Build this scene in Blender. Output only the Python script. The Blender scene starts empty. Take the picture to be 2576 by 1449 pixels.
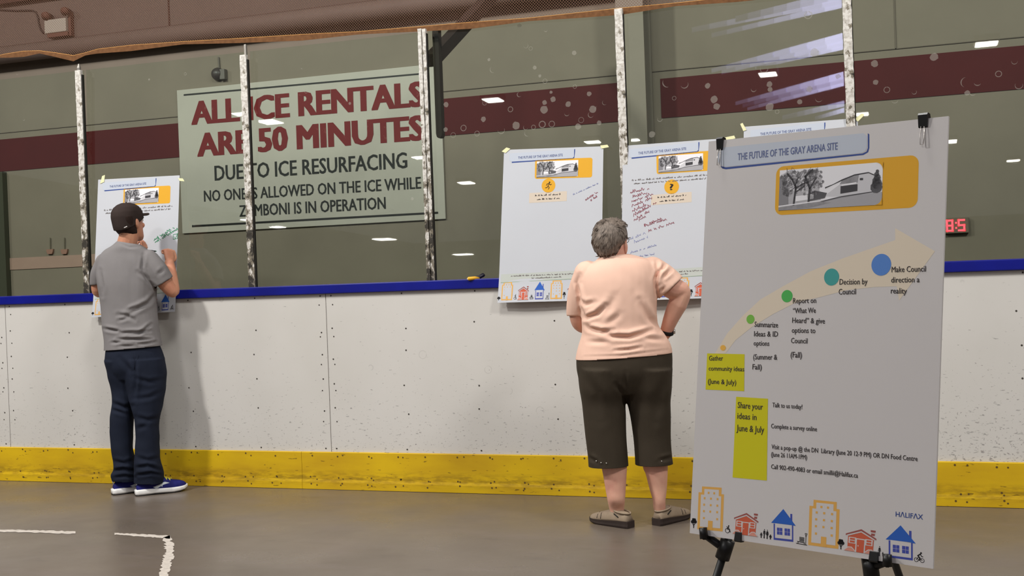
import bpy, bmesh, math, random
import numpy as np
from mathutils import Vector, Matrix
SC = bpy.context.scene
COL = SC.collection
PI = math.pi
# ---------------------------------------------------------------- camera
FPX, YAW, PITCH, ROLL, CAMY, CAMH = 2900.0, .3294, -.0084, .0369, -6.3008, 1.25
IW, IH = 2576, 1449
_f = np.array([-math.sin(YAW)*math.cos(PITCH), math.cos(YAW)*math.cos(PITCH), math.sin(PITCH)])
_r0 = np.array([math.cos(YAW), math.sin(YAW), 0.]); _u0 = np.cross(_r0, _f)
CR = math.cos(ROLL)*_r0 - math.sin(ROLL)*_u0
CU = math.cos(ROLL)*_u0 + math.sin(ROLL)*_r0
CF = _f
CC = np.array([0., CAMY, CAMH])
cam_d = bpy.data.cameras.new('camera'); cam = bpy.data.objects.new('camera', cam_d); COL.objects.link(cam)
cam.matrix_world = Matrix(((CR[0], CU[0], -CF[0], CC[0]), (CR[1], CU[1], -CF[1], CC[1]), (CR[2], CU[2], -CF[2], CC[2]), (0, 0, 0, 1)))
cam_d.sensor_fit = 'HORIZONTAL'; cam_d.sensor_width = 36; cam_d.lens = 36*FPX/IW; cam_d.clip_start = .05; cam_d.clip_end = 300
SC.camera = cam
# ---------------------------------------------------------------- light
SC.view_settings.view_transform = 'Standard'; SC.view_settings.look = 'None'
SC.view_settings.gamma = 1; SC.view_settings.use_curve_mapping = False
SC.view_settings.exposure = 0.0
wd = bpy.data.worlds.new('hall_ambient'); SC.world = wd; wd.use_nodes = True
wd.node_tree.nodes['Background'].inputs[0].default_value = (1.0, .985, .965, 1)
wd.node_tree.nodes['Background'].inputs[1].default_value = .215
def lamp(name, loc, target, power, size, col=(1, .985, .945)):
    l = bpy.data.lights.new(name, 'AREA'); l.shape = 'RECTANGLE'; l.size = size[0]; l.size_y = size[1]
    l.energy = power; l.color = col
    o = bpy.data.objects.new(name, l); COL.objects.link(o); o.location = loc
    o.rotation_euler = (Vector(target)-Vector(loc)).to_track_quat('-Z', 'Y').to_euler(); return o
lamp('ceiling_lamp', (-6.4, -4.4, 6.0), (-4.6, 0, .8), 350, (.5, .4))
lamp('ceiling_lamp', (-10.4, -3.2, 6.0), (-5, 0, .8), 120, (1.0, .7))
lamp('ceiling_lamp', (-1.8, -3.2, 6.0), (-1.2, 0, .6), 150, (1.0, .6))
lamp('ceiling_lamp', (3.2, -3.8, 6.0), (.8, 0, .8), 240, (1.0, .6))
lamp('ceiling_lamp', (-4.2, -8.2, 7.2), (-2.0, -2.5, .8), 150, (1.4, .9))
# ---------------------------------------------------------------- pixel helpers (one ray per photographed point)
def ray(x, y): return CF + (x-IW/2)/FPX*CR - (y-IH/2)/FPX*CU
def onY(x, y, Y=0.): d = ray(x, y); return CC + d*((Y-CC[1])/d[1])
def onZ(x, y, Z=0.): d = ray(x, y); return CC + d*((Z-CC[2])/d[2])
def onP(x, y, o, n): d = ray(x, y); return CC + d*(((o-CC)@n)/(d@n))
def proj(P):
    d = np.asarray(P)-CC; z = d@CF
    return IW/2+FPX*(d@CR)/z, IH/2-FPX*(d@CU)/z
FH = np.array([-math.sin(YAW), math.cos(YAW), 0.]); RH = np.array([math.cos(YAW), math.sin(YAW), 0.]); UP = np.array([0, 0, 1.])
# ---------------------------------------------------------------- materials
def lin(c):
    return tuple((v/12.92 if v <= .04045 else ((v+.055)/1.055)**2.4) for v in (x/255 for x in c))
MATS = {}
def mat(name, rgb, rough=.6, spec=.3, noise=0., nscale=8., bump=0., bscale=200., metal=0., emit=0., rgb2=None):
    if name in MATS: return MATS[name]
    m = bpy.data.materials.new(name); m.use_nodes = True; nt = m.node_tree; b = nt.nodes['Principled BSDF']
    c = lin(rgb)+(1,)
    b.inputs['Base Color'].default_value = c; b.inputs['Roughness'].default_value = rough
    b.inputs['Specular IOR Level'].default_value = spec; b.inputs['Metallic'].default_value = metal
    tc = nt.nodes.new('ShaderNodeTexCoord')
    if noise or rgb2:
        n = nt.nodes.new('ShaderNodeTexNoise'); n.inputs['Scale'].default_value = nscale; n.inputs['Detail'].default_value = 6
        nt.links.new(tc.outputs['Object'], n.inputs['Vector'])
        r = nt.nodes.new('ShaderNodeValToRGB'); r.color_ramp.elements[0].position = .3; r.color_ramp.elements[1].position = .7
        c2 = lin(rgb2)+(1,) if rgb2 else tuple(v*(1-noise) for v in c[:3])+(1,)
        r.color_ramp.elements[0].color = c2; r.color_ramp.elements[1].color = c
        nt.links.new(n.outputs['Fac'], r.inputs['Fac']); nt.links.new(r.outputs['Color'], b.inputs['Base Color'])
    if bump:
        n2 = nt.nodes.new('ShaderNodeTexNoise'); n2.inputs['Scale'].default_value = bscale; n2.inputs['Detail'].default_value = 3
        nt.links.new(tc.outputs['Object'], n2.inputs['Vector'])
        bp = nt.nodes.new('ShaderNodeBump'); bp.inputs['Strength'].default_value = bump; bp.inputs['Distance'].default_value = .01
        nt.links.new(n2.outputs['Fac'], bp.inputs['Height']); nt.links.new(bp.outputs['Normal'], b.inputs['Normal'])
    if emit:
        b.inputs['Emission Color'].default_value = c; b.inputs['Emission Strength'].default_value = emit
    MATS[name] = m; return m
class NT:
    """small node-graph writer"""
    def __init__(s, m): s.t = m.node_tree; s.b = s.t.nodes['Principled BSDF']
    def n(s, k, **kw):
        nd = s.t.nodes.new(k)
        for a, v in kw.items():
            if a.startswith('i_'): nd.inputs[a[2:].replace('_', ' ')].default_value = v
            else: setattr(nd, a, v)
        return nd
    def l(s, a, b): s.t.links.new(a, b)
    def ramp(s, src, p0, c0, p1, c1):
        r = s.n('ShaderNodeValToRGB'); e = r.color_ramp.elements
        e[0].position = p0; e[0].color = c0 if len(c0) == 4 else tuple(c0)+(1,); e[1].position = p1; e[1].color = c1 if len(c1) == 4 else tuple(c1)+(1,)
        s.l(src, r.inputs[0]); return r.outputs[0]
    def math(s, op, a, b=None):
        m = s.n('ShaderNodeMath', operation=op)
        for i, v in enumerate((a, b)):
            if v is None: continue
            if isinstance(v, (int, float)): m.inputs[i].default_value = v
            else: s.l(v, m.inputs[i])
        return m.outputs[0]
    def mix(s, f, a, b):
        m = s.n('ShaderNodeMix', data_type='RGBA')
        if isinstance(f, (int, float)): m.inputs[0].default_value = f
        else: s.l(f, m.inputs[0])
        for i, v in ((6, a), (7, b)):
            if isinstance(v, tuple): m.inputs[i].default_value = tuple(v[:3])+(1,)
            else: s.l(v, m.inputs[i])
        return m.outputs[2]
BK, WH = (0, 0, 0, 1), (1, 1, 1, 1)
def nmat(name, rough=.6, spec=.3):
    m = bpy.data.materials.new(name); m.use_nodes = True; g = NT(m)
    g.b.inputs['Roughness'].default_value = rough; g.b.inputs['Specular IOR Level'].default_value = spec
    MATS[name] = m; g.m = m; g.tc = g.n('ShaderNodeTexCoord').outputs['Object']; return g
def mapped(g, sc, rot=(0, 0, 0)):
    mp = g.n('ShaderNodeMapping'); mp.inputs['Scale'].default_value = sc; mp.inputs['Rotation'].default_value = rot; g.l(g.tc, mp.inputs[0]); return mp.outputs[0]
def noise(g, vec, scale, detail=4, rough=.5):
    n = g.n('ShaderNodeTexNoise'); n.inputs['Scale'].default_value = scale; n.inputs['Detail'].default_value = detail; n.inputs['Roughness'].default_value = rough
    g.l(vec, n.inputs['Vector']); return n.outputs['Fac']
def make_boards():
    g = nmat('white_board_plastic', .42, .35)
    sx = g.n('ShaderNodeSeparateXYZ'); g.l(g.tc, sx.inputs[0]); z = sx.outputs[2]
    low = g.n('ShaderNodeMapRange'); g.l(z, low.inputs[0]); low.inputs[1].default_value = .95; low.inputs[2].default_value = .2; low.inputs[3].default_value = .0; low.inputs[4].default_value = 1.
    xr = g.n('ShaderNodeMapRange'); g.l(sx.outputs[0], xr.inputs[0]); xr.inputs[1].default_value = -1.2; xr.inputs[2].default_value = .6; xr.inputs[3].default_value = 0; xr.inputs[4].default_value = .045
    dens = g.math('ADD', g.math('MULTIPLY', low.outputs[0], .07), g.math('MULTIPLY', low.outputs[0], xr.outputs[0]))
    out = lin((203, 199, 194))
    col = g.mix(g.ramp(noise(g, g.tc, 1.6, 5), .35, BK, .75, WH), out, lin((196, 192, 186)))
    for i, (sc, rz, th, cc) in enumerate((((14, 14, 44), .5, .70, (126, 124, 122)), ((19, 19, 40), -.35, .715, (108, 102, 102)), ((26, 26, 32), .1, .73, (96, 84, 86)), ((8, 8, 17), .9, .75, (132, 124, 120)), ((30, 30, 12), -.7, .74, (120, 112, 112)))):
        f = noise(g, mapped(g, sc, (0, rz, 0)), 1.7+.3*i, 2.2, .55)
        v = g.math('ADD', f, dens)
        k = g.ramp(v, th, BK, th+.05, WH)
        col = g.mix(g.math('MULTIPLY', k, .62), col, lin(cc))
    # curved puck rings
    vo = g.n('ShaderNodeTexVoronoi', feature='F1'); vo.inputs['Scale'].default_value = 6.5; g.l(mapped(g, (1, .01, 1)), vo.inputs['Vector'])
    ring = g.math('SUBTRACT', 1., g.math('MULTIPLY', g.math('ABSOLUTE', g.math('SUBTRACT', vo.outputs['Distance'], .17)), 60.))
    msk = g.ramp(noise(g, g.tc, 9, 2), .58, BK, .63, WH)
    col = g.mix(g.math('MULTIPLY', g.math('MULTIPLY', g.math('MAXIMUM', ring, 0.), msk), .3), col, lin((120, 116, 112)))
    g.l(col, g.b.inputs['Base Color'])
make_boards()
def make_yellow():
    g = nmat('yellow_kick_plastic', .42, .35)
    sx = g.n('ShaderNodeSeparateXYZ'); g.l(g.tc, sx.inputs[0])
    col = g.mix(g.ramp(noise(g, mapped(g, (1, 1, 3)), 2.2, 5), .35, BK, .7, WH), lin((212, 174, 22)), lin((190, 150, 24)))
    d = g.math('ABSOLUTE', g.math('SUBTRACT', sx.outputs[2], .072))
    band = g.ramp(d, .012, WH, .055, BK)
    k = g.math('MULTIPLY', band, g.ramp(noise(g, mapped(g, (5, 5, 22)), 2.2, 6, .65), .42, BK, .62, WH))
    col = g.mix(g.math('MULTIPLY', k, .55), col, lin((112, 84, 26)))
    s = g.ramp(noise(g, mapped(g, (10, 10, 42)), 2., 2), .69, BK, .73, WH)
    col = g.mix(g.math('MULTIPLY', s, .7), col, lin((96, 72, 24)))
    g.l(col, g.b.inputs['Base Color'])
make_yellow()
def make_floor():
    g = nmat('sealed_concrete', .32, .42)
    col = g.mix(g.ramp(noise(g, g.tc, .9, 6, .6), .3, BK, .7, WH), lin((107, 95, 84)), lin((94, 85, 76)))
    col = g.mix(g.math('MULTIPLY', g.ramp(noise(g, mapped(g, (1, 2.5, 1)), 2.6, 6, .65), .5, BK, .72, WH), .5), col, lin((110, 98, 93)))
    col = g.mix(g.math('MULTIPLY', g.ramp(noise(g, mapped(g, (2, 6, 1)), 1.7, 5), .62, BK, .75, WH), .35), col, lin((71, 63, 61)))
    col = g.mix(g.ramp(noise(g, g.tc, 30, 2), .74, BK, .78, WH), col, lin((85, 77, 69)))
    g.l(col, g.b.inputs['Base Color'])
    r = g.ramp(noise(g, g.tc, 2.2, 5), .3, (.24, .24, .24, 1), .75, (.42, .42, .42, 1)); g.l(r, g.b.inputs['Roughness'])
make_floor()
def make_chipped():
    g = nmat('chipped_white_paint', .5, .3)
    sx = g.n('ShaderNodeSeparateXYZ'); g.l(g.tc, sx.inputs[0])
    h = g.n('ShaderNodeMapRange'); g.l(sx.outputs[2], h.inputs[0]); h.inputs[1].default_value = 2.75; h.inputs[2].default_value = 1.5; h.inputs[3].default_value = -.09; h.inputs[4].default_value = .16
    f = noise(g, mapped(g, (15, 15, 11), (.4, .5, 0)), 1.5, 5, .7)
    v = g.math('ADD', f, h.outputs[0])
    c = g.mix(g.ramp(noise(g, g.tc, 60, 2), .45, BK, .6, WH), lin((206, 202, 196)), lin((178, 172, 164)))
    c = g.mix(g.ramp(v, .56, BK, .60, WH), c, lin((120, 112, 98)))
    c = g.mix(g.ramp(v, .64, BK, .68, WH), c, lin((56, 52, 46)))
    g.l(c, g.b.inputs['Base Color'])
    bp = g.n('ShaderNodeBump'); bp.inputs['Strength'].default_value = .6; bp.inputs['Distance'].default_value = .006; g.l(f, bp.inputs['Height']); g.l(bp.outputs[0], g.b.inputs['Normal'])
make_chipped()
def make_worn(name, rgb, base, th=.62, sc=9):
    g = nmat(name, .6, .2)
    f = noise(g, g.tc, sc, 6, .7)
    g.l(g.mix(g.ramp(f, th, BK, th+.1, WH), lin(rgb), lin(base)), g.b.inputs['Base Color'])
make_worn('worn_red_letter', (112, 28, 30), (150, 92, 88), .6, 7)
make_worn('worn_black_letter', (34, 36, 34), (120, 122, 114), .64, 12)
def make_glass():
    m = bpy.data.materials.new('scratched_rink_glass'); m.use_nodes = True; t = m.node_tree; t.nodes.clear()
    N = t.nodes.new
    out = N('ShaderNodeOutputMaterial'); tr = N('ShaderNodeBsdfTransparent'); gl = N('ShaderNodeBsdfGlossy'); mx = N('ShaderNodeMixShader'); fr = N('ShaderNodeFresnel')
    tr.inputs[0].default_value = (.905, .965, .915, 1); gl.inputs['Roughness'].default_value = .012; fr.inputs[0].default_value = 1.72
    ge = N('ShaderNodeNewGeometry'); mm = N('ShaderNodeMath'); mm.operation = 'MULTIPLY'; inv = N('ShaderNodeMath'); inv.operation = 'SUBTRACT'; inv.inputs[0].default_value = 1.
    t.links.new(ge.outputs['Backfacing'], inv.inputs[1]); t.links.new(fr.outputs[0], mm.inputs[0]); t.links.new(inv.outputs[0], mm.inputs[1]); t.links.new(mm.outputs[0], mx.inputs[0]); t.links.new(tr.outputs[0], mx.inputs[1]); t.links.new(gl.outputs[0], mx.inputs[2])
    t.links.new(mx.outputs[0], out.inputs[0]); MATS['scratched_rink_glass'] = m
make_glass()
def make_scuff():
    m = bpy.data.materials.new('puck_scuff'); m.use_nodes = True; t = m.node_tree; b = t.nodes['Principled BSDF']
    b.inputs['Base Color'].default_value = lin((170, 165, 155))+(1,); b.inputs['Roughness'].default_value = .8; b.inputs['Alpha'].default_value = .27
    MATS['puck_scuff'] = m
make_scuff()
def make_net():
    g = nmat('orange_brown_net_mesh', .8, .1)
    sx = g.n('ShaderNodeSeparateXYZ'); g.l(g.tc, sx.inputs[0])
    a = g.math('ADD', sx.outputs[0], sx.outputs[2]); b = g.math('SUBTRACT', sx.outputs[0], sx.outputs[2])
    def lines(v):
        s = g.math('ABSOLUTE', g.math('SUBTRACT', g.math('FRACT', g.math('MULTIPLY', v, 58.)), .5)); return g.math('LESS_THAN', s, .075)
    al = g.math('MAXIMUM', lines(a), lines(b))
    g.b.inputs['Base Color'].default_value = lin((112, 82, 66))+(1,)
    g.l(al, g.b.inputs['Alpha'])
make_net()
# ---------------------------------------------------------------- object helpers
def tag(o, label=None, cat=None, group=None, kind=None):
    for k, v in (('label', label), ('category', cat), ('group', group), ('kind', kind)):
        if v: o[k] = v
    return o
def empty(name, loc, label=None, cat=None, group=None):
    o = bpy.data.objects.new(name, None); COL.objects.link(o); o.location = Vector(loc); o.empty_display_size = .1
    return tag(o, label, cat, group)
def link(name, me, mats, parent=None, smooth=False):
    if not isinstance(mats, (list, tuple)): mats = [mats]
    if not me.materials:
        for m in mats: me.materials.append(MATS[m] if isinstance(m, str) else m)
    if smooth: me.polygons.foreach_set('use_smooth', [True]*len(me.polygons))
    o = bpy.data.objects.new(name, me); COL.objects.link(o)
    if parent is not None:
        o.parent = parent
    return o
def wpos(o):
    p = Vector((0, 0, 0))
    while o is not None: p += o.location; o = o.parent
    return p
def build(name, bm, mats, parent=None, smooth=False, recalc=True):
    """bmesh given in world coordinates -> one mesh object (origin at the parent's, or world origin moved to its own base)"""
    if recalc: bmesh.ops.recalc_face_normals(bm, faces=bm.faces)
    if parent is not None: off = wpos(parent)
    else:
        xs = [v.co for v in bm.verts]
        off = Vector((sum(v.x for v in xs)/len(xs), sum(v.y for v in xs)/len(xs), min(v.z for v in xs)))
        if any((m if isinstance(m, str) else m.name) in WORLDTEX for m in (mats if isinstance(mats, (list, tuple)) else [mats])): off = Vector((0, 0, 0))
    bmesh.ops.translate(bm, verts=bm.verts, vec=-off)
    me = bpy.data.meshes.new(name); bm.to_mesh(me); bm.free()
    o = link(name, me, mats, parent, smooth)
    if parent is None: o.location = off
    return o
WORLDTEX = {'white_board_plastic', 'yellow_kick_plastic', 'sealed_concrete', 'chipped_white_paint', 'orange_brown_net_mesh'}
def V(a): return Vector((float(a[0]), float(a[1]), float(a[2])))
def add_box(bm, lo, hi, bev=0., mi=0):
    r = bmesh.ops.create_cube(bm, size=1); vs = r['verts']
    for v in vs:
        v.co = Vector([lo[i]+(v.co[i]+.5)*(hi[i]-lo[i]) for i in range(3)])
    fs = list({f for v in vs for f in v.link_faces})
    if bev:
        es = list({e for f in fs for e in f.edges})
        r = bmesh.ops.bevel(bm, geom=es, offset=bev, segments=2, affect='EDGES', profile=.6); fs = list(set(r['faces']) | {f for f in fs if f.is_valid})
    for f in fs:
        if f.is_valid: f.material_index = mi
    return fs
def frame_of(d):
    d = V(d).normalized(); a = Vector((0, 0, 1)) if abs(d.z) < .9 else Vector((1, 0, 0))
    s = d.cross(a).normalized(); return d, s, s.cross(d).normalized()
def add_loft(bm, rings, cap=True, mi=0, closed=True):
    vr = [[bm.verts.new(V(p)) for p in r] for r in rings]; n = len(vr[0]); fs = []
    for a, b in zip(vr[:-1], vr[1:]):
        for i in range(n if closed else n-1):
            j = (i+1) % n; fs.append(bm.faces.new((a[i], a[j], b[j], b[i])))
    if cap:
        fs.append(bm.faces.new(vr[0][::-1])); fs.append(bm.faces.new(vr[-1]))
    for f in fs: f.material_index = mi
    return fs
def add_tube(bm, pts, rad, n=8, mi=0, cap=True):
    pts = [V(p) for p in pts]; rings = []
    if not isinstance(rad, (list, tuple)): rad = [rad]*len(pts)
    s = None
    for i, p in enumerate(pts):
        d = (pts[min(i+1, len(pts)-1)]-pts[max(i-1, 0)]).normalized()
        if s is None: _, s, t = frame_of(d)
        else:
            s = (s-d*s.dot(d)).normalized()
        t = s.cross(d)
        rings.append([p+(s*math.cos(2*PI*k/n)+t*math.sin(2*PI*k/n))*rad[i] for k in range(n)])
    return add_loft(bm, rings, cap, mi)
def add_limb(bm, pts, rad, n=14, flat=None):
    """smooth round-ended limb through points with a radius at each; flat=(dir,k) squashes the section along dir"""
    P = [V(p) for p in pts]; m = len(P); pp, rr = [], []
    for i in range(m-1):
        p0, p1, p2, p3 = P[max(i-1, 0)], P[i], P[i+1], P[min(i+2, m-1)]
        for k in range(6):
            t = k/6; t2 = t*t; t3 = t2*t
            pp.append(.5*((2*p1)+(p2-p0)*t+(2*p0-5*p1+4*p2-p3)*t2+(3*p1-p0-3*p2+p3)*t3)); rr.append(rad[i]*(1-t)+rad[i+1]*t)
    pp.append(P[-1]); rr.append(rad[-1])
    d0 = (pp[0]-pp[1]).normalized(); d1 = (pp[-1]-pp[-2]).normalized()
    a = [(pp[0]+d0*rr[0]*math.sin(q), max(rr[0]*math.cos(q), .0006)) for q in (1.5, 1.1, .6, .3)]
    b = [(pp[-1]+d1*rr[-1]*math.sin(q), max(rr[-1]*math.cos(q), .0006)) for q in (.3, .6, 1.1, 1.5)]
    allp = [x[0] for x in a]+pp+[x[0] for x in b]; allr = [x[1] for x in a]+rr+[x[1] for x in b]
    s = None; rings = []
    for i, p in enumerate(allp):
        d = (allp[min(i+1, len(allp)-1)]-allp[max(i-1, 0)]).normalized()
        if s is None: _, s, t = frame_of(d)
        else: s = (s-d*s.dot(d)).normalized()
        t = s.cross(d); rg = []
        for k in range(n):
            o = (s*math.cos(2*PI*k/n)+t*math.sin(2*PI*k/n))*allr[i]
            if flat: f = V(flat[0]).normalized(); o = o-f*o.dot(f)*(1-flat[1])
            rg.append(p+o)
        rings.append(rg)
    return add_loft(bm, rings)
def add_ball(bm, c, r, seg=12, axes=None):
    m = Matrix.Identity(4)
    ret = bmesh.ops.create_uvsphere(bm, u_segments=seg, v_segments=max(6, seg//2+2), radius=1)
    ax = axes or ((1, 0, 0), (0, 1, 0), (0, 0, 1)); rr = r if isinstance(r, (tuple, list)) else (r, r, r); C = V(c)
    for v in ret['verts']:
        q = v.co.copy(); v.co = C+V(ax[0])*q.x*rr[0]+V(ax[1])*q.y*rr[1]+V(ax[2])*q.z*rr[2]
def evalmesh(bm, mods):
    me = bpy.data.meshes.new('tmp'); bmesh.ops.recalc_face_normals(bm, faces=bm.faces); bm.to_mesh(me); bm.free()
    o = bpy.data.objects.new('tmp', me); COL.objects.link(o)
    for k, kw in mods:
        m = o.modifiers.new(k, k)
        for a, v in kw.items(): setattr(m, a, v)
    dg = bpy.context.evaluated_depsgraph_get(); dg.update()
    r = bpy.data.meshes.new_from_object(o.evaluated_get(dg))
    bpy.data.objects.remove(o); bpy.data.meshes.remove(me); return r
def voxel(bm, size, smooth=6, fac=.5):
    me = evalmesh(bm, [('REMESH', dict(mode='VOXEL', voxel_size=size, adaptivity=0.)), ('SMOOTH', dict(factor=fac, iterations=smooth))])
    me.materials.clear(); return me
def to_bm(me):
    bm = bmesh.new(); bm.from_mesh(me); bpy.data.meshes.remove(me); return bm
# ---------------------------------------------------------------- printed sheets
_TXT = {}
def text_geom(s, bold=0.):
    k = (s, bold)
    if k in _TXT: return _TXT[k]
    c = bpy.data.curves.new('t', 'FONT'); c.body = s; c.size = 1; c.offset = bold; c.resolution_u = 2
    o = bpy.data.objects.new('t', c); COL.objects.link(o)
    dg = bpy.context.evaluated_depsgraph_get(); dg.update()
    me = bpy.data.meshes.new_from_object(o.evaluated_get(dg))
    vs = [(v.co.x, v.co.y) for v in me.vertices]; fs = [tuple(p.vertices) for p in me.polygons]
    bpy.data.objects.remove(o); bpy.data.curves.remove(c); bpy.data.meshes.remove(me)
    _TXT[k] = (vs, fs); return _TXT[k]
CAPH = .73
class Sheet:
    """a flat printed sheet: frame (o,u,v,n), local metres; print is laid down in thin layers"""
    def __init__(s, o, u, v): s.o, s.u, s.v = np.array(o), np.array(u)/np.linalg.norm(u), np.array(v)/np.linalg.norm(v); s.n = np.cross(s.u, s.v); s.wave = None; s.lay = .00013; s.paper = 'paper_white'
    def px(s, x, y): q = onP(x, y, s.o, s.n)-s.o; return (q@s.u, q@s.v)
    def w(s, a, b, k=0.):
        q = s.o+s.u*a+s.v*b+s.n*k
        if s.wave: q = q+s.n*s.wave(a, b)
        return q
class Art:
    """one printed part: polygons with their own inks"""
    def __init__(s, sh): s.sh = sh; s.bm = bmesh.new(); s.mats = []
    def mi(s, m):
        if m not in s.mats: s.mats.append(m)
        return s.mats.index(m)
    def poly(s, pts, m, lay=1):
        vs = [s.bm.verts.new(V(s.sh.w(a, b, s.sh.lay*lay))) for a, b in pts]
        f = s.bm.faces.new(vs); f.material_index = s.mi(m)
        f.normal_update()
        if f.normal.dot(V(s.sh.n)) < 0: f.normal_flip()
        if len(pts) > 4: bmesh.ops.triangulate(s.bm, faces=[f])
    def ppoly(s, pts, m, lay=1): s.poly([s.sh.px(*p) for p in pts], m, lay)
    def rrect(s, a0, b0, a1, b1, r, m, lay=1, corners=(1, 1, 1, 1)):
        P = []
        for (cx, cy, q, on) in ((a1-r, b1-r, 0, corners[0]), (a0+r, b1-r, 1, corners[1]), (a0+r, b0+r, 2, corners[2]), (a1-r, b0+r, 3, corners[3])):
            if on:
                for k in range(6): t = (q+k/5)*PI/2; P.append((cx+r*math.cos(t), cy+r*math.sin(t)))
            else:
                t = (q+.5)*PI/2; P.append((cx+math.copysign(r, math.cos(t)), cy+math.copysign(r, math.sin(t))))
        s.poly(P, m, lay)
    def disc(s, a, b, r, m, lay=1, n=28, ry=None): s.poly([(a+r*math.cos(2*PI*k/n), b+(ry or r)*math.sin(2*PI*k/n)) for k in range(n)], m, lay)
    def stroke(s, pts, w, m, lay=2):
        for (x0, y0), (x1, y1) in zip(pts[:-1], pts[1:]):
            d = math.hypot(x1-x0, y1-y0) or 1e-6; nx, ny = -(y1-y0)/d*w/2, (x1-x0)/d*w/2; ex, ey = (x1-x0)/d*w*.3, (y1-y0)/d*w*.3
            s.poly([(x0-ex+nx, y0-ey+ny), (x0-ex-nx, y0-ey-ny), (x1+ex-nx, y1+ey-ny), (x1+ex+nx, y1+ey+ny)], m, lay)
    def text(s, t, a, b, width, cap, m, lay=2, bold=.012, dirn=(1, 0)):
        vs, fs = text_geom(t, bold if bold <= .012 else 0.); x0 = min(v[0] for v in vs); x1 = max(v[0] for v in vs)
        sx = width/(x1-x0); sy = cap/CAPH; c, q = dirn; k = s.mi(m)
        sh = [(0, 0)] if bold <= .012 else [(i*bold/2, j*bold*.3) for i in (-2, -1, 0, 1, 2) for j in (-1, 1)]
        for q_, (ox, oy) in enumerate(sh):
            nv = [s.bm.verts.new(V(s.sh.w(a+((x+ox-x0)*sx)*c-(y+oy)*sy*q, b+((x+ox-x0)*sx)*q+(y+oy)*sy*c, (s.sh.lay*lay+.00001*q_)))) for x, y in vs]
            for f in fs:
                g = s.bm.faces.new([nv[i] for i in f]); g.material_index = k; g.normal_update()
                if g.normal.dot(V(s.sh.n)) < 0: g.normal_flip()
    def ptext(s, t, p0, p1, hpx, m, lay=2, bold=.012):
        """text whose baseline runs between two photographed points"""
        a, b = s.sh.px(*p0); a1, b1 = s.sh.px(*p1); at, bt = s.sh.px(p0[0], p0[1]-hpx)
        L = math.hypot(a1-a, b1-b); s.text(t, a, b, L, math.hypot(at-a, bt-b), m, lay, bold, ((a1-a)/L, (b1-b)/L))
    def scrawl(s, p0, p1, hpx, m, seed, wpx=1.6, lay=2, gap=.18):
        """an unreadable line of handwriting or small print"""
        rnd = random.Random(seed); a, b = s.sh.px(*p0); a1, b1 = s.sh.px(*p1); at, bt = s.sh.px(p0[0], p0[1]-hpx)
        H = math.hypot(at-a, bt-b); L = math.hypot(a1-a, b1-b); c, q = (a1-a)/L, (b1-b)/L; W = H/hpx*wpx; x = 0; pts = []; i = 0
        while x < L:
            y = H*((.38+.62*rnd.random()**2) if i % 2 else .22*rnd.random()); pts.append((a+x*c-y*q, b+x*q+y*c)); x += H*(.12+.34*rnd.random()**1.5); i += 1
            if rnd.random() < gap and len(pts) > 3:
                s.stroke(pts, W, m, lay); pts = []; x += H*.55
        if len(pts) > 1: s.stroke(pts, W, m, lay)
    def done(s, name, parent, label=None):
        o = build(name, s.bm, s.mats, parent, recalc=False)
        if label: o['label'] = label
        return o
# ================================================================ THE SETTING
WY = 2.5                                   # plane of the wall behind the glass
mat('beige_wall', (132, 121, 108), .75, .2, .10, 2.5)
mat('beige_panel', (98, 84, 77), .75, .2, .12, 1.5)
mat('dark_seam', (66, 46, 40), .8, .1)
mat('red_stripe_paint', (80, 20, 21), .7, .2, .12, 3)
mat('white_line_paint', (205, 195, 185), .6, .3, .25, 40)
mat('brown_beam', (62, 38, 32), .7, .2, .2, 6)
def structure(o): o['kind'] = 'structure'; return o
bm = bmesh.new(); add_box(bm, (-30, -62, -.2), (30, 4.0, 0)); floor = structure(build('floor', bm, 'sealed_concrete'))
bm = bmesh.new(); add_box(bm, (-16, WY, 0), (9, WY+.2, 5.2)); wall = structure(build('wall_back', bm, 'beige_wall'))
for nm_, lo_, hi_ in (('wall_front', (-30, -62.2, 0), (30, -62, 7)), ('wall_left', (-30.2, -62, 0), (-30, 4, 7)), ('wall_right', (30, -62, 0), (30.2, 4, 7))):
    bm = bmesh.new(); add_box(bm, lo_, hi_); structure(build(nm_, bm, 'beige_wall'))
bm = bmesh.new(); add_box(bm, (-16, .6, 5.2), (9, WY+.2, 5.35)); structure(build('ceiling', bm, 'beige_wall'))
# upper panelling with its seams, ledge beam above
bm = bmesh.new(); add_box(bm, (-16, WY-.05, 3.60), (9, WY-.001, 5.2)); up = structure(build('trim_1', bm, 'beige_panel'))
bm = bmesh.new(); add_box(bm, (-16, WY-.062, 3.588), (9, WY-.04, 3.602))
for x in (-8.6, -6.112, -3.63, -1.15, 1.33): add_box(bm, (x-.007, WY-.056, 3.6), (x+.007, WY-.048, 5.2))
structure(build('trim_2', bm, 'dark_seam'))
def stripe(n, x0, x1):
    bm = bmesh.new(); add_box(bm, (x0, WY-.006, 2.44), (x1, WY, 2.742)); structure(build(n, bm, 'red_stripe_paint'))
stripe('trim_3', -16, -1.98); stripe('trim_4', -1.74, 9)
bm = bmesh.new(); add_box(bm, (-16, WY-.008, 2.80), (9, WY, 2.806)); add_box(bm, (-.02, WY-.008, 2.80), (-.012, WY, 3.6)); structure(build('trim_5', bm, mat('faint_wall_seam', (112, 102, 92), .8, .1)))
bm = bmesh.new(); add_box(bm, (-16, WY-.008, 1.505), (-6.9, WY, 1.615)); structure(build('trim_6', bm, mat('faded_pink_paint', (168, 138, 125), .7, .2, .08, 4)))  # pink band mirrored in the left pane, painted onto the wall
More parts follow.
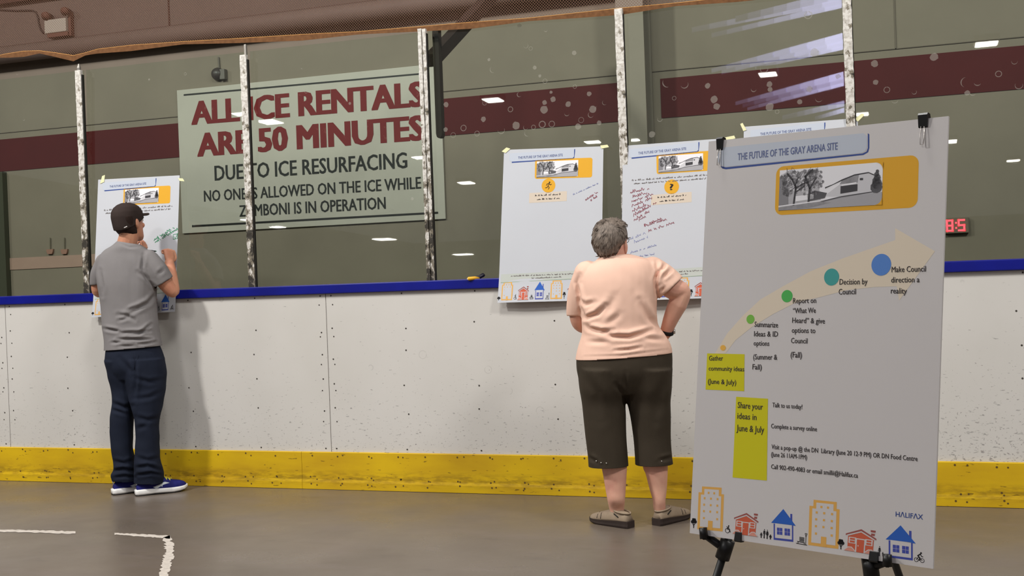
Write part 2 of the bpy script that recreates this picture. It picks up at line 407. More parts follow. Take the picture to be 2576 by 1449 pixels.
# white court lines painted on the concrete
def flat(pts, z=.0015):
    vs = [bm.verts.new((p[0], p[1], z)) for p in pts]; bm.faces.new(vs)
bm = bmesh.new(); rnd = random.Random(4)
def painted_strip(up_, dn_, gaps=()):
    n = len(up_)
    for i in range(n-1):
        q = [onZ(*up_[i]), onZ(*up_[i+1]), onZ(*dn_[i+1]), onZ(*dn_[i])]; flat(q)
up_, dn_ = [], []
for k in range(46):
    x = -120+k*310/45; yc = 1335.5+.026*x; up_.append((x, yc-3.2+rnd.uniform(-1, 1))); dn_.append((x, yc+3.0+rnd.uniform(-1.2, 1.2)))
painted_strip(up_, dn_); up_, dn_ = [], []
for k in range(30):
    x = 288+k*140/29; yc = 1343.5+.058*(x-288); h = 2.2+1.6*k/29; up_.append((x, yc-h+rnd.uniform(-.8, .8))); dn_.append((x, yc+h+rnd.uniform(-.9, .9)))
painted_strip(up_, dn_)
arcL = [(405, 1353), (411, 1372), (413, 1385), (410, 1400), (405, 1418), (396, 1449), (370, 1500)]; arcR = [(428, 1347), (438, 1368), (440, 1388), (438, 1406), (432, 1422), (424, 1449), (405, 1500)]
def dens(P, n):
    o = []
    for i in range(n):
        t = i/(n-1)*(len(P)-1); k = min(int(t), len(P)-2); u = t-k; o.append((P[k][0]*(1-u)+P[k+1][0]*u, P[k][1]*(1-u)+P[k+1][1]*u))
    return o
def chip(i, x, y, s): return (x+s*(rnd.random()**3)*9+rnd.uniform(-1, 1), y)
L_, R_ = dens(arcL, 44), dens(arcR, 44)
painted_strip([chip(i, x, y, 1) for i, (x, y) in enumerate(L_)], [chip(i, x, y, -1) for i, (x, y) in enumerate(R_)])
for f in bm.faces: f.normal_update()
for f in bm.faces:
    if f.normal.z < 0: f.normal_flip()
ln = build('painted_line', bm, 'white_line_paint', floor, recalc=False); ln['label'] = 'white painted court line with chipped curve'
# ================================================================ BOARDS
RAILZ0, RAILZ1, KZ = 1.198, 1.255, .230
mat('screw_dark', (60, 54, 50), .5, .4); mat('rail_blue', (16, 24, 128), .3, .45, .25, 5); mat('dark_gap', (40, 36, 34), .8, .1)
XS = [-8.24, -5.80, -3.36, -.92, 1.52, 3.96]
names = ['white rink board panel at the far left, cut by the photo edge', 'white rink board panel behind the man in the grey t-shirt',
         'scuffed white rink board panel between the man and the woman, below bare glass', 'heavily scuffed white rink board panel behind the easel poster', 'white rink board panel beyond the right edge']
rnd = random.Random(11)
def disc_y(bm, x, z, r, y, n=7):
    vs = [bm.verts.new((x+r*math.cos(2*PI*k/n), y, z+r*math.sin(2*PI*k/n))) for k in range(n)]; bm.faces.new(vs)
for i in range(5):
    x0, x1 = XS[i]+.002, XS[i+1]-.002
    bm = bmesh.new(); add_box(bm, (x0, 0, .004), (x1, .02, RAILZ0-.001), .0015)
    p = build('dasher_board', bm, 'white_board_plastic'); tag(p, names[i], 'rink board', 'white dasher board panels')
    bm = bmesh.new(); add_box(bm, (x0-.002, .0205, 0), (x1+.002, .10, RAILZ0-.001)); build('frame', bm, 'dark_gap', p)
    bm = bmesh.new()
    nx = 5
    for c in range(nx+1):
        for zr in (.25, .47, .66, .82, .99, 1.185):
            if rnd.random() < .12: continue
            xx = x0+.035+(x1-x0-.07)*c/nx+rnd.uniform(-.02, .02)*(0 < c < nx); disc_y(bm, xx, zr+rnd.uniform(-.035, .035)*(.3 < zr < 1.1), .0052, -.0008)
            if c in (0, nx): disc_y(bm, xx+.03*(1 if c == 0 else -1)*.3, zr-.055, .0045, -.0008)
    s = build('screws', bm, 'screw_dark', p); s['kind'] = 'stuff'
KX = [-8.3, -3.56, -.62, 4.0]
kn = ['yellow kick plate along the foot of the boards, left stretch behind the man', 'yellow kick plate along the foot of the boards, middle stretch behind the woman', 'yellow kick plate along the foot of the boards, right of the easel poster']
for i in range(3):
    x0, x1 = KX[i]+.001, KX[i+1]-.001
    bm = bmesh.new(); add_loft(bm, [[(x, -.001, .002), (x, -.0185, .002), (x, -.0185, .045), (x, -.015, .062), (x, -.015, KZ-.004), (x, -.011, KZ), (x, -.001, KZ)] for x in (x0, x1)])
    p = build('kick_plate', bm, 'yellow_kick_plastic'); tag(p, kn[i], 'kick plate', 'yellow kick plates')
    bm = bmesh.new(); x = x0+.06
    while x < x1-.05:
        for zz in (KZ-.02, .07, .034):
            disc_y(bm, x+rnd.uniform(-.02, .02), zz+rnd.uniform(-.008, .008), .0058, -.0158 if zz > .06 else -.0192)
            if rnd.random() < .75: disc_y(bm, x+.028+rnd.uniform(-.02, .02), zz+rnd.uniform(-.012, .006), .005, -.0158 if zz > .06 else -.0192)
        x += .195
    s = build('screws', bm, mat('screw_in_yellow', (92, 70, 30), .5, .4), p); s['kind'] = 'stuff'
bm = bmesh.new(); add_box(bm, (-8.3, -.022, RAILZ0), (4, .115, RAILZ1), .006)
rail = build('cap_rail', bm, 'rail_blue'); tag(rail, 'long blue cap rail along the top of the white rink boards', 'rail')
# ================================================================ GLASS, POSTS
PX = [-6.375, -5.15, -3.893, -2.672, -1.475, -.248, .977, 2.2]
TILT = .0262
def pane_pt(x, h, d=0.): return Vector((x, .060+h*math.sin(TILT)-d*math.cos(TILT), RAILZ1+h*math.cos(TILT)+d*math.sin(TILT)))
gl_lab = ['glass pane at the far left, showing a faded pink band behind it', 'glass pane above the grey-shirted man, left part of the big sign behind it',
          'glass pane in front of the middle of the big wall sign', 'glass pane dotted with round puck marks, two white lights mirrored in the red stripe behind',
          'glass pane streaked with long silvery light reflections', 'glass pane above the right side of the easel poster', 'glass pane beyond the right photo edge']
rnd = random.Random(5)
SC_PX = {3: [(1307, 64, 6), (1323, 115, 6), (1335, 122, 5), (1373, 75, 5), (1240, 175, 8), (1358, 191, 4), (1371, 204, 6), (1446, 218, 5), (1284, 275, 7), (1369, 276, 10), (1429, 262, 7), (1426, 286, 6), (1298, 316, 10), (1322, 321, 6), (1342, 320, 6), (1364, 313, 9), (1388, 312, 8), (1491, 275, 9), (1502, 274, 6), (1486, 289, 7), (1454, 318, 8), (1507, 309, 6), (1261, 328, 9), (1391, 250, 7), (1370, 258, 6), (1521, 258, 6), (1326, 336, 7), (1200, 336, 7), (1482, 236, 6), (1122, 263, 7), (1121, 326, 6), (1219, 259, 6), (1386, 232, 4), (1306, 238, 6), (1462, 302, 7), (1166, 322, 8), (1140, 340, 7), (1444, 133, 6), (1345, 170, 5), (1230, 150, 4), (1216, 300, 7)],
         4: [(2033, 38, 9), (2049, 132, 10), (1922, 174, 9), (1936, 212, 7), (1937, 225, 6), (1896, 225, 6), (1796, 250, 9), (1803, 268, 8), (1722, 213, 9), (1780, 216, 7), (1696, 247, 5), (1678, 208, 11), (2036, 224, 7), (2060, 248, 8), (1936, 269, 10), (2012, 256, 6), (1955, 281, 5), (2108, 192, 6), (1640, 338, 8), (1660, 300, 6)],
         5: [(2203, 207, 6), (2231, 226, 7), (2251, 252, 7), (2350, 143, 9), (2430, 207, 11), (2459, 208, 7), (2433, 234, 6), (2447, 234, 6), (2512, 186, 7), (2563, 215, 8), (2552, 155, 6), (2200, 160, 8), (2300, 232, 5)],
         2: [(1037, 500, 4), (880, 260, 4), (770, 230, 5), (760, 170, 4)], 1: [(466, 186, 4), (375, 200, 3)], 0: [(60, 300, 4), (44, 185, 4)]}
for i in range(7):
    x0, x1 = PX[i]+.010, PX[i+1]-.010; H = 1.492
    bm = bmesh.new(); rings = []
    rings = [[pane_pt(x, 0.002, d) if k == 0 else pane_pt(x, H, d) for k, d in ((0, 0), (1, 0), (1, -.012), (0, -.012))] for x in (x0, x1)]
    add_loft(bm, rings); p = build('rink_glass', bm, 'scratched_rink_glass'); tag(p, gl_lab[i], 'glass pane', 'rink glass panes')
    if i in SC_PX:
        bm = bmesh.new(); o = np.array(pane_pt(0, 0, .0016)); nn = np.array([0, -math.cos(TILT), math.sin(TILT)]); uu = np.array([1., 0, 0]); vv = np.array([0, math.sin(TILT), math.cos(TILT)])
        for (x, y, r) in SC_PX[i]:
            c = onP(x, y, o, nn); R = r/2900*6.9; k = rnd.random()
            if k < .38:
                vs = [bm.verts.new(V(c+R*(math.cos(t)*uu+math.sin(t)*vv)*rnd.uniform(.85, 1.05))) for t in [2*PI*j/14 for j in range(14)]]; bm.faces.new(vs)
            else:
                a0 = rnd.uniform(1.6, 3.4); sp = rnd.uniform(2.2, 4.6) if k < .8 else 6.2; n = 16; th = R*rnd.uniform(.18, .34)
                pi_, po_ = [], []
                for j in range(n+1):
                    t = a0+sp*j/n; e = th*math.sin(PI*min(max(j/n, .08), .92)) if sp < 6 else th*.8
                    po_.append(bm.verts.new(V(c+R*(math.cos(t)*uu+math.sin(t)*vv)))); pi_.append(bm.verts.new(V(c+(R-e)*(math.cos(t)*uu+math.sin(t)*vv))))
                for j in range(n): bm.faces.new((po_[j], po_[j+1], pi_[j+1], pi_[j]))
        s = build('puck_marks', bm, 'puck_scuff', p); s['kind'] = 'stuff'
po_lab = ['', 'chipped white glass post at the far left, beside the left wall poster', 'chipped white glass post crossing the left part of the big sign', 'double chipped white glass post crossing the right end of the big sign',
          'chipped white glass post between the two middle wall posters, over the woman', 'chipped white glass post rising behind the easel poster']
mat('dark_gasket', (34, 32, 28), .6, .3); mat('raw_alu', (150, 145, 138), .4, .4, metal=.6)
for i in range(1, 6):
    x = PX[i]; w = .0225
    top = [0, 2.735, 2.715, 2.752, 2.738, 2.742][i]
    r = empty('glass_post', (x, .05, RAILZ1), po_lab[i], 'post', 'white glass posts')
    def bar(x0, x1, y0, y1, z0, z1, bv=.003):
        # subdivided bar with a slightly battered front
        bm = bmesh.new(); n = 60; rings = []; rr = random.Random(i*7+int(x0*1000))
        for k in range(n+1):
            z = z0+(z1-z0)*k/n; j = [rr.uniform(-.0016, .0016) for _ in range(3)]
            rings.append([(x0+j[0], y0+j[1], z), (x1+j[2], y0+j[1]*.5, z), (x1, y1, z), (x0, y1, z)])
        add_loft(bm, rings); return bm
    m_ = 'chipped_white_paint'
    def post_part(nm, bm):
        bmesh.ops.recalc_face_normals(bm, faces=bm.faces); off = wpos(r); bmesh.ops.translate(bm, verts=bm.verts, vec=(-off.x, -off.y, 0)); me = bpy.data.meshes.new(nm); bm.to_mesh(me); bm.free()
        # keep the paint's wear keyed to height: origin at floor level
        o = link(nm, me, m_, r); o.location = (0, 0, -off.z); return o
    if i == 3:
        post_part('channel', bar(x-.026, x-.0035, .030, .052, RAILZ1, top)); post_part('channel', bar(x+.0035, x+.024, .030, .052, RAILZ1, top-.003))
    else: post_part('channel', bar(x-w, x+w, .030, .052, RAILZ1, top))
    bm = bmesh.new(); add_box(bm, (x+.0228+(.0016 if i == 3 else 0), .036, RAILZ1), (x+(.030 if i < 4 else .026), .056, top-.03), .001); build('gasket', bm, 'dark_gasket', r)
    if i == 1:
        bm = bmesh.new(); add_loft(bm, [[(x-.001+a*.010*k, .046+b*.008*k, z) for a, b in ((-1, -1), (1, -1), (1, 1), (-1, 1))] for z, k in ((top, .9), (top+.018, 1), (top+.045, .35))]); build('peg', bm, 'raw_alu', r)
    if i == 2:
        bm = bmesh.new(); add_box(bm, (x+.004, .040, top-.001), (x+.019, .056, top+.065), .002); build('peg', bm, 'raw_alu', r)
# net bracket and brace on the third post
mat('bracket_brown', (58, 46, 42), .6, .25, .2, 10); x = PX[3]
br = empty('net_bracket', (x+.05, .15, 2.1), 'dark steel net bracket with diagonal brace behind the double glass post', 'bracket')
bm = bmesh.new(); add_loft(bm, [[(x+.048+dx*k, .125+dy, z) for dx, dy in ((-.019, 0), (.019, 0), (.019, .05), (-.019, .05))] for z, k in ((2.11, .45), (2.118, .8), (2.135, 1), (2.785, 1))]); build('plate', bm, 'bracket_brown', br)
A, B = onY(1085, 152, .15), onY(1240, -14, 1.5)
d = V(B-A).normalized(); s = d.cross(Vector((0, 0, 1))).normalized(); t = s.cross(d)
bm = bmesh.new(); add_loft(bm, [[V(P)+s*a*.034+t*b*.04 for a, b in ((-1, -1), (1, -1), (1, 1), (-1, 1))] for P in (A, B)]); build('brace', bm, 'bracket_brown', br)
# net above the glass, with its hem and the rope along it
nt = empty('safety_net', (-2.7, .07, 2.75), 'orange brown safety netting with a rope edge hung above the rink glass', 'net')
pts = [(-140, 150), (-30, 141), (0, 139), (20, 135), (60, 129), (100, 128), (140, 133), (185, 140), (215, 133), (245, 124), (330, 114), (460, 105), (600, 97), (760, 87), (900, 80), (1060, 67), (1190, 56), (1330, 46), (1450, 33), (1560, 21), (1700, 8), (1850, -8), (2100, -38), (2600, -100)]
rp = [onY(a, b, .07) for a, b in pts]
bm = bmesh.new(); add_tube(bm, rp, .0028, 6); build('rope', bm, mat('yellow_rope', (206, 150, 82), .7, .2, .3, 60), nt, True)
def ribbon(nm, lo, hi, m, y):
    bm = bmesh.new()
    for k in range(len(lo)-1): bm.faces.new([bm.verts.new(V(q)) for q in (lo[k], lo[k+1], hi[k+1], hi[k])])
    bmesh.ops.remove_doubles(bm, verts=bm.verts, dist=1e-5); return build(nm, bm, m, nt)
hem = [q-np.array([0, .003, .028+.012*math.sin(i*2.1)]) for i, q in enumerate(rp)]
mh = mat('net_hem_orange', (116, 80, 52), .8, .1, .35, 40)
ribbon('hem', hem, [q+np.array([0, -.003, 0]) for q in rp], mh, .07)
ribbon('mesh', [q.copy() for q in rp], [np.array([q[0], q[1], 3.6]) for q in rp], 'orange_brown_net_mesh', .07)
# ================================================================ ON THE FAR WALL
bm = bmesh.new(); x0, x1 = -2.01, -1.80     # steel column in front of the wall
add_box(bm, (x0, WY-.27, 0), (x1, WY-.25, 5.2)); add_box(bm, (x0, WY-.03, 0), (x1, WY-.009, 5.2)); add_box(bm, (x0+.09, WY-.25, 0), (x0+.11, WY-.03, 5.2)); 
col = build('steel_column', bm, mat('column_paint', (140, 130, 118), .6, .25, .06, 3)); tag(col, 'painted steel building column in front of the wall, behind the middle posters', 'column')
bm = bmesh.new(); add_tube(bm, [(-9, WY-.13, 3.50), (4.5, WY-.13, 3.50)], .078, 20)
pipe = build('duct_pipe', bm, mat('pipe_beige', (108, 94, 87), .6, .25, .08, 5), smooth=True); tag(pipe, 'thick beige horizontal pipe running along the wall above the glass', 'pipe')
bm = bmesh.new(); zb = onY(0, 15, WY-.06)[2]; add_box(bm, (-10, WY-.12, zb), (-6.9, WY-.055, zb+.28)); b = build('ceiling_beam', bm, 'brown_beam'); tag(b, 'dark brown beam at the top left corner above the panelling', 'beam')
bm = bmesh.new(); p0 = onY(0, 436, WY-.06); add_box(bm, (-8.15, WY-.06, 0), (p0[0]+.025, WY-.001, 2.43)); b = build('corner_post', bm, mat('dark_green_grey', (70, 70, 58), .6, .2)); tag(b, 'dark grey green upright on the wall at the left photo edge', 'post')
# grey emergency light box with two heads, cable
c = onY(140, 65, WY-.12); e = empty('emergency_light', c, 'grey emergency light box on the pink panelling at the top left', 'light')
mat('box_grey', (158, 150, 138), .5, .3); mat('rust_brown', (92, 60, 50), .7, .2)
bm = bmesh.new(); add_box(bm, (c[0]-.12, WY-.13, c[2]-.062), (c[0]+.12, WY-.052, c[2]+.062), .008); build('housing', bm, 'box_grey', e)
for dx, dz in ((-.09, .10), (.125, .12)):
    bm = bmesh.new(); add_tube(bm, [(c[0]+dx, WY-.06, c[2]+.05), (c[0]+dx, WY-.10, c[2]+dz)], .012, 8); add_tube(bm, [(c[0]+dx, WY-.07, c[2]+dz+.005), (c[0]+dx, WY-.13, c[2]+dz), (c[0]+dx, WY-.15, c[2]+dz-.01)], [.02, .036, .04], 12); build('lamp_head', bm, 'rust_brown', e, True)
bm = bmesh.new(); add_box(bm, (c[0]-.10, WY-.12, c[2]-.10), (c[0]+.13, WY-.053, c[2]-.0625), .004); add_box(bm, (c[0]+.122, WY-.10, c[2]-.10), (c[0]+.15, WY-.053, c[2]+.12), .004); build('bracket', bm, 'rust_brown', e)
bm = bmesh.new(); add_tube(bm, [onY(x, y, WY-.06) for x, y in ((-60, 24), (0, 25), (40, 27), (80, 26), (90, 30), (96, 45), (97, 58), (102, 74), (110, 84))], .008, 6); cb = build('power_cable', bm, mat('cable_black', (44, 34, 30), .6, .3), smooth=True); tag(cb, 'thin black cable on the panelling leading to the grey emergency light', 'cable')
# alarm bell
c = onY(543, 185, WY-.05); e = empty('alarm_bell', c, 'round dark alarm bell on the wall above the big sign', 'bell')
bm = bmesh.new(); add_tube(bm, [(c[0], WY-.001, c[2]), (c[0], WY-.03, c[2]), (c[0], WY-.055, c[2]), (c[0], WY-.07, c[2])], [.055, .056, .045, .016], 20); build('gong', bm, mat('bell_dark', (70, 62, 60), .4, .4, .3, 20), e, True)
bm = bmesh.new(); add_box(bm, (c[0]+.035, WY-.05, c[2]-.055), (c[0]+.085, WY-.001, c[2]+.035), .006); build('striker_box', bm, mat('bell_grey', (104, 98, 92), .5, .3), e)
bm = bmesh.new(); add_tube(bm, [(c[0]+.012, WY-.012, c[2]+.05), (c[0]+.008, WY-.012, c[2]+.15)], .007, 6); build('conduit', bm, mat('conduit_grey', (106, 98, 90), .5, .3), e)
# small blocks added on the wall for pink shapes mirrored in the pane
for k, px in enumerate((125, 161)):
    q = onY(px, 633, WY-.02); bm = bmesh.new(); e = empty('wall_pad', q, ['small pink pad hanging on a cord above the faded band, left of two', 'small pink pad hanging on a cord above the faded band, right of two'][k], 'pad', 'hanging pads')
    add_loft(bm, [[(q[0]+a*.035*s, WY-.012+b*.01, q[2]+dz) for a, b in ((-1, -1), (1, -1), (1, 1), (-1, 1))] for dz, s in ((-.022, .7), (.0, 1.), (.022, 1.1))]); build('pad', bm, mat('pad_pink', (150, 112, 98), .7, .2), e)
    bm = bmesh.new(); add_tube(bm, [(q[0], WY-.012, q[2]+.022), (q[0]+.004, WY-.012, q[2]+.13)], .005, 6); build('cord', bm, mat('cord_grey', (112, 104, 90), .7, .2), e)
# red digits mirrored in the glass, added as a glowing panel on the wall
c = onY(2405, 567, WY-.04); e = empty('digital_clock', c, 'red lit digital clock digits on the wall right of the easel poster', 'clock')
bm = bmesh.new(); add_box(bm, (c[0]-.085, WY-.04, c[2]-.055), (c[0]+.085, WY-.001, c[2]+.055), .004); build('housing', bm, mat('clock_grey', (112, 102, 90), .6, .2), e)  # backing box added to carry the mirrored digits
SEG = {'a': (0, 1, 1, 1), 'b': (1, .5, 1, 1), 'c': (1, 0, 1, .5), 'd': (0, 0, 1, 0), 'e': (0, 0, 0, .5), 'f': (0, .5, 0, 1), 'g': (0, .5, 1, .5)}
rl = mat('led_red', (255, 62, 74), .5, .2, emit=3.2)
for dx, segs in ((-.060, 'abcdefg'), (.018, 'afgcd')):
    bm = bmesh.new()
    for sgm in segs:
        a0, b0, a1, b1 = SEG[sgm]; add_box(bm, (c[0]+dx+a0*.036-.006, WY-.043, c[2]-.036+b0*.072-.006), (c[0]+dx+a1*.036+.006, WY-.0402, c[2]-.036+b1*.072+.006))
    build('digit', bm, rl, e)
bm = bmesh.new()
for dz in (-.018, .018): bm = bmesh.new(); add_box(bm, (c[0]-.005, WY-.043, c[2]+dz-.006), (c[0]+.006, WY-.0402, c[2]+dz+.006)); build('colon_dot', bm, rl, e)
# ---------------------------------------------------------------- the big sign
mat('sign_board', (182, 175, 165), .5, .3, .06, 3)
bl = onY(465, 587, WY-.02); SGN = Sheet((-6.085, WY-.022, 1.757), (1, 0, 0), (0, 0, 1)); sw, sh_ = 2.53, 1.275
bm = bmesh.new(); add_box(bm, (-6.085, WY-.02, 1.757), (-6.085+sw, WY-.0065, 1.757+sh_), .003)
sg = build('notice_sign', bm, 'sign_board'); tag(sg, 'large pale sign about ice rentals in red and black capitals', 'sign')
for t, p0, p1, h, m, b_ in (('ALL ICE RENTALS', (485, 313), (1064, 266), 60, 'worn_red_letter', .05), ('ARE 50 MINUTES', (500, 393), (1065, 351), 60, 'worn_red_letter', .05),
                            ('DUE TO ICE RESURFACING', (541, 454), (1024, 422), 39, 'worn_black_letter', .022), ('NO ONE IS ALLOWED ON THE ICE WHILE', (514, 507), (1059, 474), 29, 'worn_black_letter', .022), ('ZAMBONI IS IN OPERATION', (603, 545), (970, 525), 30, 'worn_black_letter', .022)):
    a = Art(SGN); a.ptext(t, p0, p1, h, m, 2, b_); a.done('lettering', sg, 'red letters' if 'red' in m else 'black letters')
for q in (((462, 239), (1054, 186), 4), ((483, 569), (1102, 535), 5)):
    a = Art(SGN); (x0, y0), (x1, y1), w = q; a.ppoly([(x0, y0-w/2), (x1, y1-w/2), (x1, y1+w/2), (x0, y0+w/2)], mat('sign_black', (26, 26, 26), .5, .3), 2); a.done('rule', sg)
# ================================================================ HALL LIGHTS (behind the camera, mirrored in the glass)
lt_on = mat('lamp_white', (255, 250, 240), .4, .2, emit=42); mat('lamp_case', (150, 150, 150), .5, .3)
HB = [((-7.98, -15.93), .36, .7), ((-13.35, -16.1), .42, .9), ((-2.37, -15.85), .32, .6), ((1.45, -15.0), .36, .6), ((-12.4, -22.3), .34, .7), ((-7.44, -21.9), .38, .6), ((-6.4, -22.05), .26, .5), ((-13.46, -15.05), .26, .5), ((-.86, -20.9), .34, .6),
      ((1.24, -25.98), .28, .9), ((3.12, -30.6), .34, .5), ((-13.14, -27.7), .44, .9), ((-24.37, -45.4), .95, 1.9), ((-24.9, -57.5), 1.1, 1.6), ((-25.6, -37.3), .55, 1.0), ((-25.1, -34.05), .4, .8)]
for k, ((x, y), wx, wy) in enumerate(HB):
    wy *= .55
    r = empty('high_bay_light', (x, y, 5.8), 'white rectangular hall ceiling light mirrored in the rink glass', 'light', 'hall ceiling lights')
    bm = bmesh.new(); add_box(bm, (x-wx/2-.03, y-wy/2-.03, 5.805), (x+wx/2+.03, y+wy/2+.03, 5.93), .01); build('housing', bm, 'lamp_case', r)
    bm = bmesh.new(); add_loft(bm, [[(x+a*wx/2*s, y+b*wy/2*s, z) for a, b in ((-1, -1), (1, -1), (1, 1), (-1, 1))] for z, s in ((5.80, 1), (5.785, .9))]); build('diffuser', bm, lt_on, r)
def mirror_ceiling(x, y, Z):
    o = np.array(pane_pt(0, 0)); n = np.array([0, -math.cos(TILT), math.sin(TILT)]); X = onP(x, y, o, n); d = X-CC; d = d/np.linalg.norm(d); r = d-2*(d@n)*n; return X+r*((Z-X[2])/r[2])
# glowing strips added to stand in for mirrored ceiling metal, stepped dimmer leftwards
tm = [mat('tube_%s' % n_, (206, 206, 250), .4, .2, emit=e_) for n_, e_ in (('new', 13.), ('bright', 10.5), ('clear', 8.2), ('medium', 6.2), ('soft', 4.6), ('worn', 3.3), ('dim', 2.2), ('faint', 1.3), ('failing', .6))]  # emission falls piece by piece to draw the fade of the reflection
STR = [  # right top, right bottom, left top, left bottom (photographed points), strength offset
    ((2118, -16), (2118, -4), (1850, 50), (1850, 56), 1), ((2118, 0), (2118, 10), (1740, 78), (1740, 82), 1), ((2118, 14), (2118, 20), (1790, 92), (1790, 95), 1),
    ((2120, 91), (2120, 102), (1790, 180), (1790, 183), 0), ((2121, 107), (2121, 115), (1815, 184), (1815, 187), 0), ((2121, 118), (2121, 125), (1900, 172), (1900, 174), 0),
    ((2122, 187), (2122, 198), (1850, 262), (1850, 265), 0), ((2123, 200), (2123, 208), (1868, 268), (1868, 271), 1), ((2123, 210), (2123, 216), (1880, 276), (1880, 278), 0),
    ((2124, 259), (2124, 268), (1968, 296), (1968, 302), 2), ((2124, 276), (2124, 283), (2050, 299), (2050, 302), 1)]
for k, (a, b, c, d, o) in enumerate(STR):
    A, B, C_, D_ = [mirror_ceiling(*q, 5.9+.1*k) for q in (a, b, c, d)]
    r = empty('tube_light', (A+B+C_+D_)/4, 'long silvery ceiling tube light mirrored as a streak in the glass', 'light', 'tube lights')
    n = 8
    for j in range(n):
        t0, t1 = [j/n+.0006, (j+1)/n-.0006]
        P = [A+(C_-A)*t0, A+(C_-A)*t1, B+(D_-B)*t1, B+(D_-B)*t0]
        bm = bmesh.new(); add_loft(bm, [P, [q+np.array([0, 0, .06]) for q in P]]); build('tube', bm, tm[min(8, j+o)], r)
# ================================================================ POSTERS
mat('paper_white', (190, 192, 198), .55, .25, .03, 3); mat('ink_banner', (184, 190, 202), .55, .25); mat('ink_navy', (52, 74, 138), .55, .25); mat('ink_title', (96, 106, 146), .55, .25)
mat('ink_amber', (216, 160, 40), .55, .25); mat('ink_peach', (204, 190, 174), .55, .25); mat('ink_text', (56, 50, 50), .55, .25); mat('ink_text_soft', (112, 106, 104), .55, .25)
mat('ink_red_house', (196, 92, 66), .55, .25); mat('ink_red_dark', (150, 82, 76), .55, .25); mat('ink_blue_roof', (44, 92, 178), .55, .25); mat('ink_blue_wall', (66, 76, 158), .55, .25); mat('ink_black', (30, 28, 30), .55, .25)
mat('ink_green_line', (150, 168, 146), .55, .25); mat('ink_green_pale', (184, 188, 182), .55, .25); mat('marker_green', (70, 140, 104), .55, .25); mat('marker_maroon', (140, 70, 82), .55, .25); mat('marker_blue', (140, 146, 186), .55, .25)
mat('ink_orange_house', (216, 164, 84), .55, .25); mat('ink_lime', (200, 192, 26), .55, .25); mat('ink_bush', (206, 142, 126), .55, .25)
for k, g in (('haze', 172), ('twig', 128), ('sky', 226), ('light', 198), ('mid', 150), ('road', 160), ('dark', 92), ('black', 58)): mat('photo_'+k, (g, g-2, g+2), .5, .3, *( (.35, 60) if k in ('dark', 'mid') else (0, 8)))
def slab(front, back):
    """a thin sheet from two matching grids [row][column], front towards the viewer"""
    bm = bmesh.new(); F = [[bm.verts.new(V(p)) for p in r] for r in front]; B = [[bm.verts.new(V(p)) for p in r] for r in back]; ny, nx = len(F)-1, len(F[0])-1
    for j in range(ny):
        for i in range(nx):
            bm.faces.new((F[j][i], F[j+1][i], F[j+1][i+1], F[j][i+1])); bm.faces.new((B[j][i], B[j][i+1], B[j+1][i+1], B[j+1][i]))
    for i in range(nx): bm.faces.new((F[0][i], F[0][i+1], B[0][i+1], B[0][i])); bm.faces.new((F[ny][i], B[ny][i], B[ny][i+1], F[ny][i+1]))
    for j in range(ny): bm.faces.new((F[j][0], B[j][0], B[j+1][0], F[j+1][0])); bm.faces.new((F[j][nx], F[j+1][nx], B[j+1][nx], B[j][nx]))
    return bm
class Box:
    """unit box placed on a sheet by its lower-left, lower-right and upper-left corners"""
    def __init__(s, ll, lr, ul): s.ll, s.ex, s.ey = ll, (lr[0]-ll[0], lr[1]-ll[1]), (ul[0]-ll[0], ul[1]-ll[1])
    def __call__(s, x, y): return (s.ll[0]+x*s.ex[0]+y*s.ey[0], s.ll[1]+x*s.ex[1]+y*s.ey[1])
    def P(s, pts): return [s(*p) for p in pts]
    def W(s): return math.hypot(*s.ex)
def apartment(A, B):
    m = 'ink_orange_house'; w = .085
    A.poly(B.P([(0, 0), (1, 0), (1, .85), (.9, .85), (.9, 1), (.13, 1), (.13, .86), (0, .86)]), m, 1)
    A.poly(B.P([(.1, .065), (.9, .065), (.9, .80), (.8, .80), (.8, .945), (.23, .945), (.23, .81), (.1, .81)]), A.sh.paper, 2)
    A.poly(B.P([(.42, 0), (.6, 0), (.6, .22), (.42, .22)]), m, 3)
    for y, xs in ((.86, (.40, .62)), (.73, (.25, .5, .76)), (.58, (.24, .5, .76)), (.43, (.24, .49, .76)), (.27, (.25, .77))):
        for x in xs: A.poly(B.P([(x-.035, y-.024), (x+.035, y-.024), (x+.035, y+.024), (x-.035, y+.024)]), m, 3)
